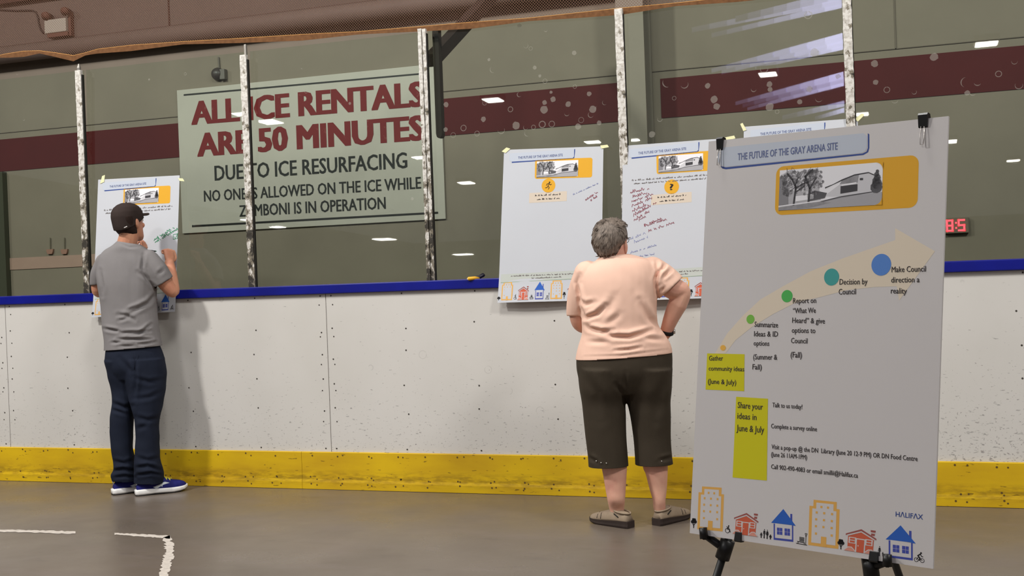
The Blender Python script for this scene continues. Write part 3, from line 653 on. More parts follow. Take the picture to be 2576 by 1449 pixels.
def red_house(A, B):
    A.poly(B.P([(.82, .80), (.94, .80), (.94, 1.04), (.82, 1.04)]), 'ink_red_dark', 1); A.poly(B.P([(.80, .96), (.96, .96), (.96, 1.04), (.80, 1.04)]), 'ink_red_dark', 2)
    A.poly(B.P([(.80, .90), (.96, .90), (.96, .945), (.80, .945)]), A.sh.paper, 2)
    A.poly(B.P([(.0, .74), (.5, 1.02), (1, .70), (1, .63), (.5, .94), (.0, .67)]), 'ink_red_dark', 3)
    A.poly(B.P([(.08, .05), (.92, .02), (.92, .65), (.5, .89), (.08, .68)]), 'ink_red_house', 2)
    A.poly(B.P([(.05, .64), (.5, .88), (.94, .61), (.94, .66), (.5, .935), (.05, .70)]), A.sh.paper, 4)
    for x in (.13, .67):
        A.poly(B.P([(x-.02, .35), (x+.22, .35), (x+.22, .62), (x-.02, .62)]), A.sh.paper, 3)
        for y0, y1 in ((.385, .47), (.505, .585)): A.poly(B.P([(x+.02, y0), (x+.18, y0), (x+.18, y1), (x+.02, y1)]), 'ink_red_house', 4)
    A.poly(B.P([(.34, 0), (.66, 0), (.66, .60), (.34, .60)]), A.sh.paper, 4); A.poly(B.P([(.38, 0), (.62, 0), (.62, .56), (.38, .56)]), 'ink_red_house', 5)
    A.disc(*B(.43, .28), .02*B.W(), A.sh.paper, 6, 8)
    for x0, x1 in ((-.04, .36), (.62, 1.02)):
        A.poly(B.P([(x0, 0), (x1, 0), (x1-.05, .1), ((x0+x1)/2+.06, .2), ((x0+x1)/2-.06, .19), (x0+.06, .1)]), A.sh.paper, 5)
        A.poly(B.P([(x0+.02, .0), (x1-.02, 0), (x1-.07, .08), ((x0+x1)/2+.05, .165), ((x0+x1)/2-.05, .155), (x0+.08, .08)]), 'ink_bush', 6)
def blue_house(A, B):
    A.poly(B.P([(.78, .62), (.86, .62), (.86, .92), (.78, .92)]), 'ink_blue_wall', 1)
    A.poly(B.P([(0, .56), (.5, 1.06), (1, .54)]), 'ink_blue_roof', 2)
    A.poly(B.P([(.1, 0), (.9, 0), (.9, .54), (.1, .54)]), 'ink_blue_wall', 1); A.poly(B.P([(.16, .07), (.845, .07), (.845, .56), (.16, .56)]), A.sh.paper, 2)
    for x in (.24, .55):
        for i in (0, 1):
            for j in (0, 1): A.poly(B.P([(x+.115*i, .19+.12*j), (x+.105+.115*i, .19+.12*j), (x+.105+.115*i, .30+.12*j), (x+.115*i, .30+.12*j)]), 'ink_blue_wall', 3)
def tree_icon(A, B):
    for x, y, r in ((.5, .7, .27), (.28, .62, .2), (.72, .62, .2), (.4, .85, .17), (.62, .84, .16)): A.disc(*B(x, y), r*B.W(), 'ink_black', 2, 14)
    A.poly(B.P([(.44, 0), (.56, 0), (.56, .5), (.44, .5)]), 'ink_black', 2); w = .06*B.W(); A.stroke(B.P([(.5, .25), (.75, .5)]), w, 'ink_black'); A.stroke(B.P([(.5, .2), (.25, .5)]), w, 'ink_black')
def person_icon(A, B, skirt=False):
    A.disc(*B(.5, .9), .16*B.W(), 'ink_black', 2, 12); w = .17*B.W()
    A.poly(B.P([(.3, .8), (.7, .8), (.72, .4), (.28, .4)]) if not skirt else B.P([(.35, .8), (.65, .8), (.85, .36), (.15, .36)]), 'ink_black', 2)
    for x in (.4, .6): A.stroke(B.P([(x, .42), (x, 0)]), w, 'ink_black')
    for q in (-1, 1): A.stroke(B.P([(.5+q*.2, .78), (.5+q*.42, .45)]), w*.7, 'ink_black')
def family_icon(A, B):
    for x, h, sk in ((.0, .55, 0), (.26, 1., 0), (.52, .98, 1), (.8, .5, 1)): person_icon(A, Box(B(x, 0), B(x+.26, 0), B(x, h)), sk)
def ring(A, c, r, w, m='ink_black'): A.stroke([(c[0]+r*math.cos(2*PI*k/16), c[1]+r*math.sin(2*PI*k/16)) for k in range(17)], w, m)
def wheel_icon(A, B):
    w = .11*B.W(); ring(A, B(.42, .3), .36*B.W(), w*.8); A.disc(*B(.66, .93), .12*B.W(), 'ink_black', 2, 10); A.stroke(B.P([(.62, .82), (.44, .5), (.8, .48), (.92, .12)]), w*1.3, 'ink_black'); A.stroke(B.P([(.3, .8), (.56, .72), (.75, .62)]), w, 'ink_black')
def bench_icon(A, B):
    w = .05*B.W()
    for y in (.3, .4, .5, .6): A.stroke(B.P([(.3, y), (.72, y-.02)]), w*1.3, 'ink_black')
    A.stroke(B.P([(.1, .2), (.78, .16)]), w*1.3, 'ink_black'); A.stroke(B.P([(0, .02), (1, -.02)]), w*1.2, 'ink_black'); A.stroke(B.P([(.2, .2), (.14, .02)]), w, 'ink_black'); A.stroke(B.P([(.72, .18), (.78, .0)]), w, 'ink_black'); A.stroke(B.P([(.88, 0), (.88, .7)]), w, 'ink_black'); A.stroke(B.P([(.80, 1), (.97, 1), (.88, .7), (.80, 1)]), w, 'ink_black')
def bike_icon(A, B):
    w = .06*B.W()
    for x in (.22, .80): ring(A, B(x, .2), .19*B.W(), w*.8)
    A.disc(*B(.66, .93), .09*B.W(), 'ink_black', 2, 10); A.stroke(B.P([(.6, .82), (.36, .62), (.56, .42), (.5, .18)]), w*2, 'ink_black'); A.stroke(B.P([(.6, .8), (.72, .6), (.85, .58)]), w*1.3, 'ink_black'); A.stroke(B.P([(.22, .2), (.44, .5), (.8, .2)]), w, 'ink_black')
def arena_photo(A, B):
    A.poly(B.P([(0, 0), (1, 0), (1, 1), (0, 1)]), 'photo_sky', 3)
    A.poly(B.P([(.45, .28), (.62, .58), (.72, .70), (.87, .76), (.98, .6), (.98, .3), (.7, .24)]), 'photo_light', 4)
    A.poly(B.P([(.60, .55), (.62, .63), (.78, .75), (.77, .56)]), 'photo_mid', 5); A.poly(B.P([(.46, .5), (.46, .47), (.62, .66), (.74, .76), (.87, .79), (.97, .66), (.97, .63), (.87, .765), (.74, .73), (.61, .62)]), 'photo_black', 6)
    A.poly(B.P([(.61, .32), (.77, .36), (.77, .52), (.61, .5)]), 'photo_black', 6); A.poly(B.P([(.62, .54), (.76, .57), (.76, .53), (.62, .5)]), 'photo_sky', 6); A.poly(B.P([(.79, .66), (.82, .66), (.82, .61), (.79, .61)]), 'photo_black', 6)
    rnd = random.Random(3)
    A.poly(B.P([(0, .12), (.42, .2), (.40, .5), (.43, .78), (.36, .97), (.2, .93), (.1, .99), (0, .85)]), 'photo_haze', 4)
    for k in range(190):
        x, y = rnd.uniform(.015, .44), rnd.uniform(.36, .95)
        if x > .36 and rnd.random() < .5: continue
        r = rnd.uniform(.007, .021)*B.W(); A.disc(*B(x, y), r, ('photo_twig', 'photo_haze', 'photo_mid', 'photo_light', 'photo_twig')[k % 5], 5, 7)
    for k in range(70):
        x, y = rnd.uniform(.03, .40), rnd.uniform(.45, .9); t = rnd.uniform(.3, 2.4); L = rnd.uniform(.03, .09); A.stroke(B.P([(x, y), (x+L*math.cos(t), y+2.2*L*math.sin(t))]), .0028*B.W(), 'photo_dark', 6)
    A.poly(B.P([(0, .12), (.10, .14), (.09, .6), (.06, .9), (0, .8)]), 'photo_twig', 5)
    A.poly(B.P([(.3, .18), (.46, .24), (.48, .36), (.36, .44), (.28, .36)]), 'photo_dark', 5); A.poly(B.P([(.17, .2), (.35, .24), (.35, .36), (.17, .33)]), 'photo_sky', 5)
    for pts, w in (([(.15, .06), (.16, .3), (.17, .55), (.13, .75), (.08, .9)], .018), ([(.165, .5), (.23, .62), (.30, .66)], .01), ([(.165, .42), (.25, .56), (.27, .8)], .01), ([(.16, .56), (.19, .8)], .01), ([(.30, .12), (.31, .5), (.26, .8), (.33, .95)], .02), ([(.31, .5), (.37, .75)], .012)): A.stroke(B.P(pts), w*B.W(), 'photo_black', 6)
    A.poly(B.P([(0, 0), (.95, 0), (1, .06), (1, .30), (.62, .24), (.44, .16), (0, .08)]), 'photo_road', 6); A.poly(B.P([(0, .0), (.3, .02), (.52, .12), (.44, .17), (0, .07)]), 'photo_mid', 7)
    A.poly(B.P([(0, .09), (.42, .165), (.42, .19), (0, .115)]), 'photo_sky', 7); A.poly(B.P([(.42, .17), (.62, .26), (.98, .34), (.98, .32), (.62, .23), (.44, .15)]), 'photo_dark', 7)
    for y in range(6): A.disc(*B(.945+.006*(y % 2), .42+.075*y), (.055-.008*y)*B.W(), 'photo_dark', 8, 9)
def person_child(A, B): person_icon(A, Box(B(.1, 0), B(.5, 0), B(.1, 1))); person_icon(A, Box(B(.6, 0), B(.85, 0), B(.6, .45)))
ROW = [(tree_icon, -.01, .03, .1, 'tree_icon'), (apartment, .035, .145, .50, 'apartment_icon'), (wheel_icon, .160, .188, .16, 'wheelchair_icon'), (red_house, .20, .305, .36, 'red_house_icon'), (family_icon, .318, .352, .16, 'family_icon'),
       (blue_house, .36, .46, .46, 'blue_house_icon'), (bench_icon, .468, .508, .17, 'bench_icon'), (apartment, .518, .63, .51, 'apartment_icon'), (tree_icon, .632, .668, .2, 'tree_icon'), (red_house, .68, .785, .36, 'red_house_icon'), (person_child, .795, .825, .18, 'walker_icon'), (blue_house, .83, .93, .46, 'blue_house_icon'), (bike_icon, .938, .985, .15, 'bicycle_icon')]
PLN_O = np.array([0, -.0235, 1.255]); PLN_T = .088
def wall_poster(quad, label, kind):
    """quad: photographed corners TL TR BR BL of the sheet taped to the glass and hanging over the rail"""
    th = math.atan(PLN_T); v = np.array([0, math.sin(th), math.cos(th)]); n = np.array([0, -math.cos(th), math.sin(th)])
    W4 = [onP(*q, PLN_O, n) for q in quad]
    u = W4[1]-W4[0]; u = u-n*(u@n); u /= np.linalg.norm(u); vv = np.cross(n, u)
    sh = Sheet(W4[3], u, vv); q4 = [((p-sh.o)@sh.u, (p-sh.o)@sh.v) for p in W4]
    TL, TR, BR, BL = q4
    def M(x, y):      # unit poster coordinates, y down from the top
        a = (TL[0]*(1-x)+TR[0]*x, TL[1]*(1-x)+TR[1]*x); b = (BL[0]*(1-x)+BR[0]*x, BL[1]*(1-x)+BR[1]*x); return (a[0]*(1-y)+b[0]*y, a[1]*(1-y)+b[1]*y)
    Hh = TL[1]-BL[1]
    def wave(a, b):    # the loose foot of the sheet lifts a little
        t = max(0., .22-b/Hh)/.22; return .010*t*t*(1+.6*math.sin(a*9))
    sh.wave = wave; sh.lay = .0004
    nx, ny = 14, 26; bm = slab(*[[[sh.w(*M(i/nx, j/ny), k) for i in range(nx+1)] for j in range(ny+1)] for k in (0, -.0006)])
    p = build('wall_poster', bm, 'paper_white', recalc=False); tag(p, label, 'poster', 'posters taped over the glass and boards')
    def art(nm, f, lab=None): A = Art(sh); f(A); A.done(nm, p, lab)
    w_ = math.hypot(TR[0]-TL[0], TR[1]-TL[1])
    def banner(A):
        A.poly([M(.085, .088), M(.70, .075), M(.715, .07), M(.722, .03), M(.722, .012), M(.712, .012), M(.712, .062), M(.695, .068), M(.085, .080)], 'ink_navy', 1)
        A.poly([M(.075, .08), M(.70, .07), M(.712, .06), M(.712, .012), M(.06, .025), M(.06, .07)], 'ink_banner', 2)
    art('title_banner', banner)
    def title(A):
        a, b = M(.15, .063), M(.60, .055); L = math.hypot(b[0]-a[0], b[1]-a[1]); A.text('THE FUTURE OF THE GRAY ARENA SITE', a[0], a[1], L, .0145, 'ink_title', 4, .012, ((b[0]-a[0])/L, (b[1]-a[1])/L))
    art('title_lettering', title)
    def frame(A):
        a0, b0 = M(.325, .198); a1, b1 = M(.895, .072); A.rrect(a0, b0, a1, b1, .012, 'ink_amber', 1)
    art('photo_frame', frame)
    art('arena_photo', lambda A: arena_photo(A, Box(M(.342, .190), M(.755, .190), M(.342, .085))))
    def corner(x, y): return M(x, y)
    def lines(A, y0, n, x0, x1, ink, seed, hpx=4.2, dy=.018):
        for k in range(n):
            a, b = M(x0+.02*k, y0+dy*k), M(x1-.02*k, y0-.004+dy*k); pa = proj(sh.w(*a)); pb = proj(sh.w(*b)); A.scrawl(pa, pb, hpx, ink, seed+k, 1.0, 2, .16)
    if kind in (0, 3, 4): art('small_print', lambda A: lines(A, .232, 2, .09, .93, 'ink_text_soft', 5, 4.5, .022))
    if kind in (1, 3):
        cy = .245 if kind == 1 else .285
        art('icon_disc', lambda A: A.disc(*M(.465, cy), .041, 'ink_amber', 1))
        def cap(A):
            A.poly([M(.275, cy+.045), M(.65, cy+.04), M(.65, cy+.105), M(.275, cy+.11)], 'ink_peach', 1)
            lines(A, cy+.068, 2, .335, .60, 'ink_text', 9, 5, .026)
        art('caption_panel', cap)
        if kind == 1:
            def runner(A):
                c = M(.465, cy); B = Box((c[0]-.02, c[1]-.022), (c[0]+.02, c[1]-.022), (c[0]-.02, c[1]+.022)); w = .0032
                A.disc(*B(.66, .92), .0045, 'ink_black', 3, 10)
                for q in ([(.62, .82), (.45, .45)], [(.45, .45), (.62, .25), (.5, .02)], [(.45, .45), (.3, .25), (.05, .2)], [(.6, .78), (.3, .72), (.2, .52)], [(.6, .74), (.8, .58), (.95, .68)]): A.stroke(B.P(q), w, 'ink_black', 3)
            art('runner_icon', runner)
        else:
            def qm(A): c = M(.465, cy); A.text('?', c[0]-.009, c[1]-.018, .018, .036, 'ink_black', 3, .02)
            art('question_mark', qm)
    def foot(A):
        A.poly([M(.02, .815), M(.99, .80), M(.99, .852), M(.02, .868)], 'ink_green_pale', 1)
        A.poly([M(.02, .867), M(.99, .852), M(.99, .855), M(.02, .871)], 'ink_green_line', 2); lines(A, .832, 1, .12, .9, 'ink_text_soft', 21, 4); lines(A, .850, 1, .33, .62, 'ink_text_soft', 22, 4)
    art('footer_band', foot)
    for f, x0, x1, h, nm in ROW:
        hh = h*.235; y = .985; art(nm, lambda A: f(A, Box(M(x0, y), M(x1, y), M(x0, y-hh))))
    return p, sh, M
TAPE = mat('masking_tape', (226, 222, 176), .7, .2)
def tape(px_pts, label, y=None):
    th = math.atan(PLN_T); n = np.array([0, -math.cos(th), math.sin(th)]); o = PLN_O+n*.0022
    P = [onP(*q, o, n) for q in px_pts]; bm = bmesh.new(); add_loft(bm, [P, [q+n*.0008 for q in P]]); t = build('tape_strip', bm, TAPE); tag(t, label, 'tape', 'masking tape strips')
p0_, s0_, M0 = wall_poster([(247, 452), (452, 441), (441, 784), (233, 799)], 'white poster the man in the cap reads, green handwriting on it', 0)
A = Art(s0_)
for q in (((388, 606), (440, 574), 9, 1), ((391, 612), (450, 577), 9, 2)): A.scrawl(q[0], q[1], q[2], 'marker_green', q[3], 1.7, 3, .12)
def pstroke(A, pts, wpx, m):
    A.stroke([A.sh.px(*q) for q in pts], wpx/430., m, 3)
pstroke(A, [(436, 590), (447, 588), (446, 600), (436, 602), (436, 590)], 1.3, 'marker_green'); pstroke(A, [(438, 595), (441, 600), (449, 584)], 1.3, 'marker_green'); A.done('handwriting', p0_, 'green felt pen handwriting with a ticked box')
p1_, s1_, M1 = wall_poster([(1268, 377), (1518, 368), (1512, 755), (1253, 762)], 'white poster with a running figure in a yellow disc, left of the woman', 1)
A = Art(s1_)
for k, q in enumerate((((1474, 505), (1506, 484), 6), ((1487, 506), (1504, 495), 6))): A.scrawl(*q, 'marker_maroon', 30+k, 1.1, 3, .15)
A.scrawl((1442, 491), (1508, 461), 4, 'marker_blue', 35, .8, 3, .2); A.done('handwriting', p1_, 'maroon felt pen handwriting')
p3_, s3_, M3 = wall_poster([(1567, 367), (1836, 347), (1838, 748), (1562, 758)], 'white poster with a question mark disc and red handwriting, right of the woman', 3)
A = Art(s3_)
HWR = [((1586, 487), (1634, 477), 9), ((1592, 498), (1632, 487), 9), ((1590, 510), (1645, 490), 9), ((1590, 522), (1642, 500), 10), ((1592, 534), (1628, 517), 9), ((1594, 545), (1654, 511), 9), ((1596, 557), (1640, 530), 9), ((1608, 556), (1626, 546), 8), ((1622, 571), (1666, 551), 8), ((1630, 569), (1680, 553), 8), ((1632, 584), (1697, 562), 8)]
for k, q in enumerate(HWR):
    if k == 7: A.done('handwriting', p3_, 'maroon felt pen list of words'); A = Art(s3_)
    A.scrawl(*q, 'marker_maroon', 50+k, 1.1, 3, .12)
A.done('handwriting', p3_, 'maroon felt pen handwriting'); A = Art(s3_)
for k, q in enumerate((((1584, 604), (1626, 588), 8), ((1596, 612), (1632, 598), 8), ((1586, 638), (1652, 618), 6), ((1600, 648), (1650, 640), 5))): A.scrawl(*q, 'marker_blue', 70+k, .9, 3, .15)
A.done('handwriting', p3_, 'faint blue felt pen handwriting')
p4_, s4_, M4 = wall_poster([(1871, 319), (2158, 297), (2160, 702), (1868, 716)], 'white poster mostly hidden behind the easel poster, its top edge showing', 4)
tape([(252, 462), (262, 458), (264, 440), (257, 443)], 'short tape strip at the upper left corner of the man\'s poster'); tape([(448, 448), (452, 455), (464, 456), (460, 449)], 'short tape strip at the upper right corner of the man\'s poster')
tape([(1262, 381), (1272, 385), (1284, 374), (1274, 371)], 'tape strip at the upper left corner of the running figure poster'); tape([(1510, 366), (1513, 374), (1532, 370), (1528, 364)], 'tape strip at the upper right corner of the running figure poster')
tape([(1558, 362), (1564, 374), (1578, 366), (1566, 356)], 'tape strip at the upper left corner of the question mark poster'); tape([(1822, 346), (1826, 354), (1850, 348), (1847, 341)], 'tape strip at the upper right corner of the question mark poster')
tape([(1862, 312), (1870, 330), (1878, 327), (1868, 309)], 'tape strip at the upper left corner of the poster behind the easel'); tape([(2150, 299), (2158, 306), (2176, 288), (2168, 285)], 'tape strip at the upper right corner of the poster behind the easel')
# chisel marker lying on the rail
mk = empty('marker_pen', onY(1195, 700, -.01), 'yellow marker pen with black cap lying on the blue rail', 'marker')
q0, q1, q2 = onY(1176, 703, -.035), onY(1206, 701.5, .0), onY(1216, 694, .02)
bm = bmesh.new(); add_tube(bm, [q0+UP*.003, q0+(q1-q0)*.08+UP*.004, q1+UP*.006], [.006, .0105, .0105], 12); build('barrel', bm, mat('marker_yellow', (228, 172, 48), .4, .4), mk, True)
bm = bmesh.new(); add_tube(bm, [q0-(q1-q0)*.02+UP*.001, q0+(q1-q0)*.05+UP*.003], [.005, .006], 10); build('tip', bm, mat('marker_white', (220, 220, 225), .4, .4), mk, True)
bm = bmesh.new(); add_tube(bm, [q0+(q1-q0)*.55+UP*.010, q1+UP*.010, q2+UP*.006, q2+(q2-q1)*.15+UP*.006], [.004, .0115, .012, .010], 12); build('cap', bm, mat('marker_black', (24, 20, 34), .4, .4), mk, True)
# ================================================================ EASEL AND ITS POSTER
EO = np.array([-.482, -3.709, .659]); EU = np.array([.932, -.362, -.013]); EU = EU/np.linalg.norm(EU); EV = np.array([.058, .112, .992]); EV = EV-EU*(EV@EU); EV /= np.linalg.norm(EV)
ES = Sheet(EO, EU, EV); ES.paper = 'paper_easel'; EN = ES.n
ec = [ES.px(*q) for q in ((1783, 356), (2386, 292), (2347, 1431), (1735, 1341))]
nx, ny = 20, 30; top = lambda t: (ec[0][0]*(1-t)+ec[1][0]*t, ec[0][1]*(1-t)+ec[1][1]*t); bot = lambda t: (ec[3][0]*(1-t)+ec[2][0]*t, ec[3][1]*(1-t)+ec[2][1]*t)
def ept(i, j, k):
    a, b = top(i/nx), bot(i/nx); t = j/ny; return V(ES.w(a[0]*(1-t)+b[0]*t, a[1]*(1-t)+b[1]*t, k))
bm = slab(*[[[ept(i, j, k) for i in range(nx+1)] for j in range(ny+1)] for k in (0, -.006)])
ep = build('easel_poster', bm, mat('paper_easel', (202, 197, 196), .5, .3, .03, 2), recalc=False); tag(ep, 'large white information poster standing on the black easel in the foreground', 'poster')
def eart(nm, f, lab=None): A = Art(ES); f(A); A.done(nm, ep, lab)
def e_banner(A):
    A.ppoly([(1812, 418), (1818, 424), (1826, 426), (2172, 390), (2184, 383), (2187, 372), (2187, 338), (2183, 335), (2183, 372), (2180, 381), (2170, 386), (1826, 421), (1818, 419)], 'ink_navy', 1)
    A.ppoly([(1805, 392), (1807, 408), (1814, 417), (1824, 420), (2168, 385), (2178, 379), (2181, 368), (2181, 342), (2172, 335), (1812, 372)], 'ink_banner', 2)
eart('title_banner', e_banner); eart('title_lettering', lambda A: A.ptext('THE FUTURE OF THE GRAY ARENA SITE', (1856, 403), (2107, 376), 18, 'ink_title', 4, .02))
def e_frame(A):
    a = ES.px(1947, 540)[0], ES.px(1950, 538)[1]; b = ES.px(2311, 390); c = ES.px(2308, 520)
    a0 = (ES.px(1956, 420)[0]+ES.px(1946, 540)[0])/2; b0 = (ES.px(1950, 541)[1]+ES.px(2300, 523)[1])/2; a1 = (ES.px(2311, 395)[0]+ES.px(2309, 515)[0])/2; b1 = (ES.px(1960, 422)[1]+ES.px(2300, 387)[1])/2
    A.rrect(a0, b0, a1, b1, .018, 'ink_amber', 1)
    e_frame.r = (a0, b0, a1, b1)
eart('photo_frame', e_frame)
def e_photo(A):
    a0, b0, a1, b1 = e_frame.r; x1 = ES.px(2220, 460)[0]; B = Box((a0+.009, b0+.010), (x1, b0+.010), (a0+.009, b1-.009)); arena_photo(A, B)
    for sy, yb in ((1, b1-.009), (-1, b0+.010)):     # rounded right-hand corners
        r = .016; A.poly([(x1+.0005, yb+.0005*sy)]+[(x1-r+r*math.cos(t), yb-sy*r+sy*r*math.sin(t)) for t in [PI/2*k/6 for k in range(7)]], 'ink_amber', 9)
eart('arena_photo', e_photo)
def e_arrow(A):
    upL = [(1798, 890), (1830, 838), (1868, 795), (1912, 754), (1970, 720), (2040, 682), (2120, 650), (2200, 622), (2252, 604)]
    dnL = [(1826, 888), (1850, 856), (1890, 824), (1945, 790), (2000, 762), (2060, 748), (2130, 730), (2200, 722), (2256, 720)]
    for k in range(8): A.ppoly([upL[k], upL[k+1], dnL[k+1], dnL[k]], 'ink_arrow', 1)
    A.ppoly([(2252, 574), (2352, 632), (2262, 756), (2256, 720), (2252, 604)], 'ink_arrow', 1)
mat('ink_arrow', (216, 202, 182), .55, .25); eart('timeline_arrow', e_arrow)
for nm, c, rx, ry, rgb in (('orange', (1819, 875), 7, 7, (226, 172, 74)), ('lime', (1888, 803), 10, 11.5, (118, 178, 72)), ('green', (1980, 745), 14, 15.5, (76, 170, 84)), ('teal', (2092, 697), 19, 21.5, (66, 152, 148)), ('blue', (2217, 666), 25, 27.5, (84, 128, 196))):
    m = mat('ink_dot_'+nm, rgb, .55, .25)
    def dot(A):
        a, b = ES.px(*c); a2 = ES.px(c[0]+rx, c[1])[0]-a; b2 = b-ES.px(c[0], c[1]+ry)[1]; A.disc(a, b, a2, m, 3, 32, b2)
    eart('timeline_dot', dot, nm+' timeline dot')
def note(A, q): A.ppoly(q, 'ink_lime', 2)
eart('yellow_label', lambda A: note(A, [(1779, 889), (1873, 891), (1872, 984), (1775, 980)]), 'square yellow label'); eart('yellow_label', lambda A: note(A, [(1852, 998), (1932, 1003), (1929, 1209), (1843, 1201)]), 'tall yellow label')
TX = [('Gather', (1784, 907), (1819, 907), 13), ('community ideas', (1783, 932), (1872, 934), 12), ('(June & July)', (1781, 965), (1852, 968), 13),
      ('Summarize', (1898, 822), (1957, 824), 14), ('Ideas & ID', (1897, 846), (1957, 847), 14), ('options', (1896, 869), (1935, 870), 13), ('(Summer &', (1895, 904), (1955, 905), 14), ('Fall)', (1893, 929), (1916, 930), 14),
      ('Report on', (1995, 763), (2053, 762), 14), ('\u201cWhat We', (1995, 788), (2052, 787), 14), ('Heard\u201d & give', (1993, 812), (2075, 814), 14), ('options to', (1992, 837), (2051, 838), 14), ('Council', (1990, 863), (2031, 864), 14), ('(Fall)', (1989, 899), (2017, 900), 15),
      ('Decision by', (2112, 716), (2182, 715), 15), ('Council', (2110, 741), (2153, 740), 15), ('Make Council', (2243, 685), (2329, 683), 15), ('direction a', (2242, 711), (2313, 710), 15), ('reality', (2241, 738), (2281, 739), 15),
      ('Share your', (1856, 1026), (1919, 1031), 16), ('ideas in', (1855, 1053), (1903, 1057), 16), ('June & July', (1853, 1084), (1922, 1089), 17),
      ('Talk to us today!', (1943, 1024), (2018, 1029), 12), ('Complete a survey online', (1940, 1077), (2055, 1085), 12), ('Visit a pop-up @ the DN  Library (June 20 12-9 PM) OR DN Food Centre', (1941, 1129), (2308, 1160), 12), ('(June 26 11AM-1PM)', (1940, 1148), (2030, 1156), 12), ('Call 902-490-4083 or email smillii@Halifax.ca', (1940, 1179), (2158, 1202), 12)]
for t, a, b, h in TX: eart('text_line', lambda A: A.ptext(t, a, b, h, 'ink_text', 4, .014))
eart('city_lettering', lambda A: A.ptext('H\u039bLIF\u039bX', (2253, 1299), (2322, 1307), 13, 'ink_navy', 3, .01), 'navy city wordmark')
def ebox(ll, lr, ul): return Box(ES.px(*ll), ES.px(*lr), ES.px(*ul))
EI = [(apartment, (1754, 1331), (1818, 1337), (1758, 1223), 'apartment_icon'), (red_house, (1844, 1342), (1905, 1350), (1848, 1288), 'red_house_icon'), (blue_house, (1940, 1357), (2002, 1364), (1940, 1282), 'blue_house_icon'), (apartment, (2033, 1371), (2109, 1381), (2037, 1256), 'apartment_icon'),
      (red_house, (2125, 1384), (2202, 1396), (2129, 1327), 'red_house_icon'), (blue_house, (2228, 1401), (2304, 1411), (2228, 1322), 'blue_house_icon'), (tree_icon, (1736, 1328), (1754, 1328), (1737, 1303), 'tree_icon'), (wheel_icon, (1824, 1340), (1838, 1341), (1824, 1321), 'wheelchair_icon'),
      (family_icon, (1911, 1352), (1940, 1357), (1912, 1328), 'family_icon'), (bench_icon, (2003, 1367), (2030, 1371), (2004, 1339), 'bench_icon'), (tree_icon, (2105, 1381), (2126, 1383), (2105, 1355), 'tree_icon'), (person_child, (2206, 1398), (2226, 1400), (2207, 1372), 'walker_icon'), (bike_icon, (2299, 1412), (2325, 1416), (2300, 1387), 'bicycle_icon')]
for f, a, b, c, nm in EI: eart(nm, lambda A: f(A, ebox(a, b, c)))
# clips
mat('clip_black', (16, 15, 16), .35, .4); mat('clip_wire', (176, 170, 166), .3, .5, metal=.8)
def clip(c, wpx, up, label):
    a, b = ES.px(*c); w = wpx/2/1130.; h = .030 if up else .022; sg = 1 if up else -1
    r = empty('binder_clip', ES.w(a, b), label, 'clip', 'black binder clips')
    P = lambda x, y, k: V(ES.w(a+x, b+y*sg, k)); bm = bmesh.new()
    prof = [(-h*.55, .0015), (-h*.5, .003), (h*.30, .006), (h*.45, .003), (h*.45, -.010), (h*.2, -.014), (-h*.5, -.0085), (-h*.55, -.007)]
    add_loft(bm, [[P(x*w*(1-.06*(y < 0)), y, k) for y, k in prof] for x in (-1, 1)]); build('body', bm, 'clip_black', r)
    bm = bmesh.new()
    add_tube(bm, [P(-w*.35, -h*.5, .004), P(-w*.42, -h*1.3, .005), P(-w*.3, -h*1.75, .006), P(w*.3, -h*1.75, .006), P(w*.42, -h*1.3, .005), P(w*.35, -h*.5, .004)] if up else [P(-w*.35, -h*.5, -.009), P(-w*.4, -h*1.3, -.012), P(0, -h*1.7, -.012), P(w*.4, -h*1.3, -.012), P(w*.35, -h*.5, -.009)], .0009, 6); build('wire_handle', bm, 'clip_wire', r, True)
clip((1812, 360), 18, True, 'black binder clip at the upper left of the easel poster'); clip((2323, 301), 22, True, 'black binder clip at the upper right of the easel poster')
clip((1858, 1352), 18, False, 'black binder clip at the lower left of the easel poster'); clip((2199, 1402), 21, False, 'black binder clip at the lower right of the easel poster')
# easel
mat('easel_black', (20, 18, 18), .4, .35)
E_ = empty('easel', (-.2, -3.75, 0), 'black folding tripod easel carrying the large information poster', 'easel')
back = -EN*.022
def epl(x, y, k): d = ray(x, y); o = EO+EN*k; return CC+d*(((o-CC)@EN)/(d@EN))
apex = ES.w(.29, .70, -.03)
jl, jr = epl(1824, 1382, -.022), epl(2190, 1428, -.022)
def leg(a, j, wpx):
    d = (j-a)/np.linalg.norm(j-a); t = -j[2]/d[2]; return j+d*t
footL = None
lp = epl(1803, 1449, -.022); dl = (lp-jl)/np.linalg.norm(lp-jl); fl = jl+dl*((.012-jl[2])/dl[2]); tl = jl-dl*.72
rp_ = epl(2193, 1449, -.022); dr = (rp_-jr)/np.linalg.norm(rp_-jr); dr = (np.array([dl[0]*-1, dl[1], dl[2]])*0+dr); fr_ = jr+dr*((.012-jr[2])/dr[2]); tr_ = jr-dr*.72
for a, b in ((tl, fl), (tr_, fr_)):
    bm = bmesh.new(); add_tube(bm, [a, a+(b-a)*.5], .0105, 12); add_tube(bm, [a+(b-a)*.48, b], .0088, 12); lg = build('leg', bm, 'easel_black', E_, True)
    bm = bmesh.new(); add_tube(bm, [b+UP*.03, b-UP*.011], [.011, .013], 12); build('rubber_foot', bm, 'clip_black', lg, True)
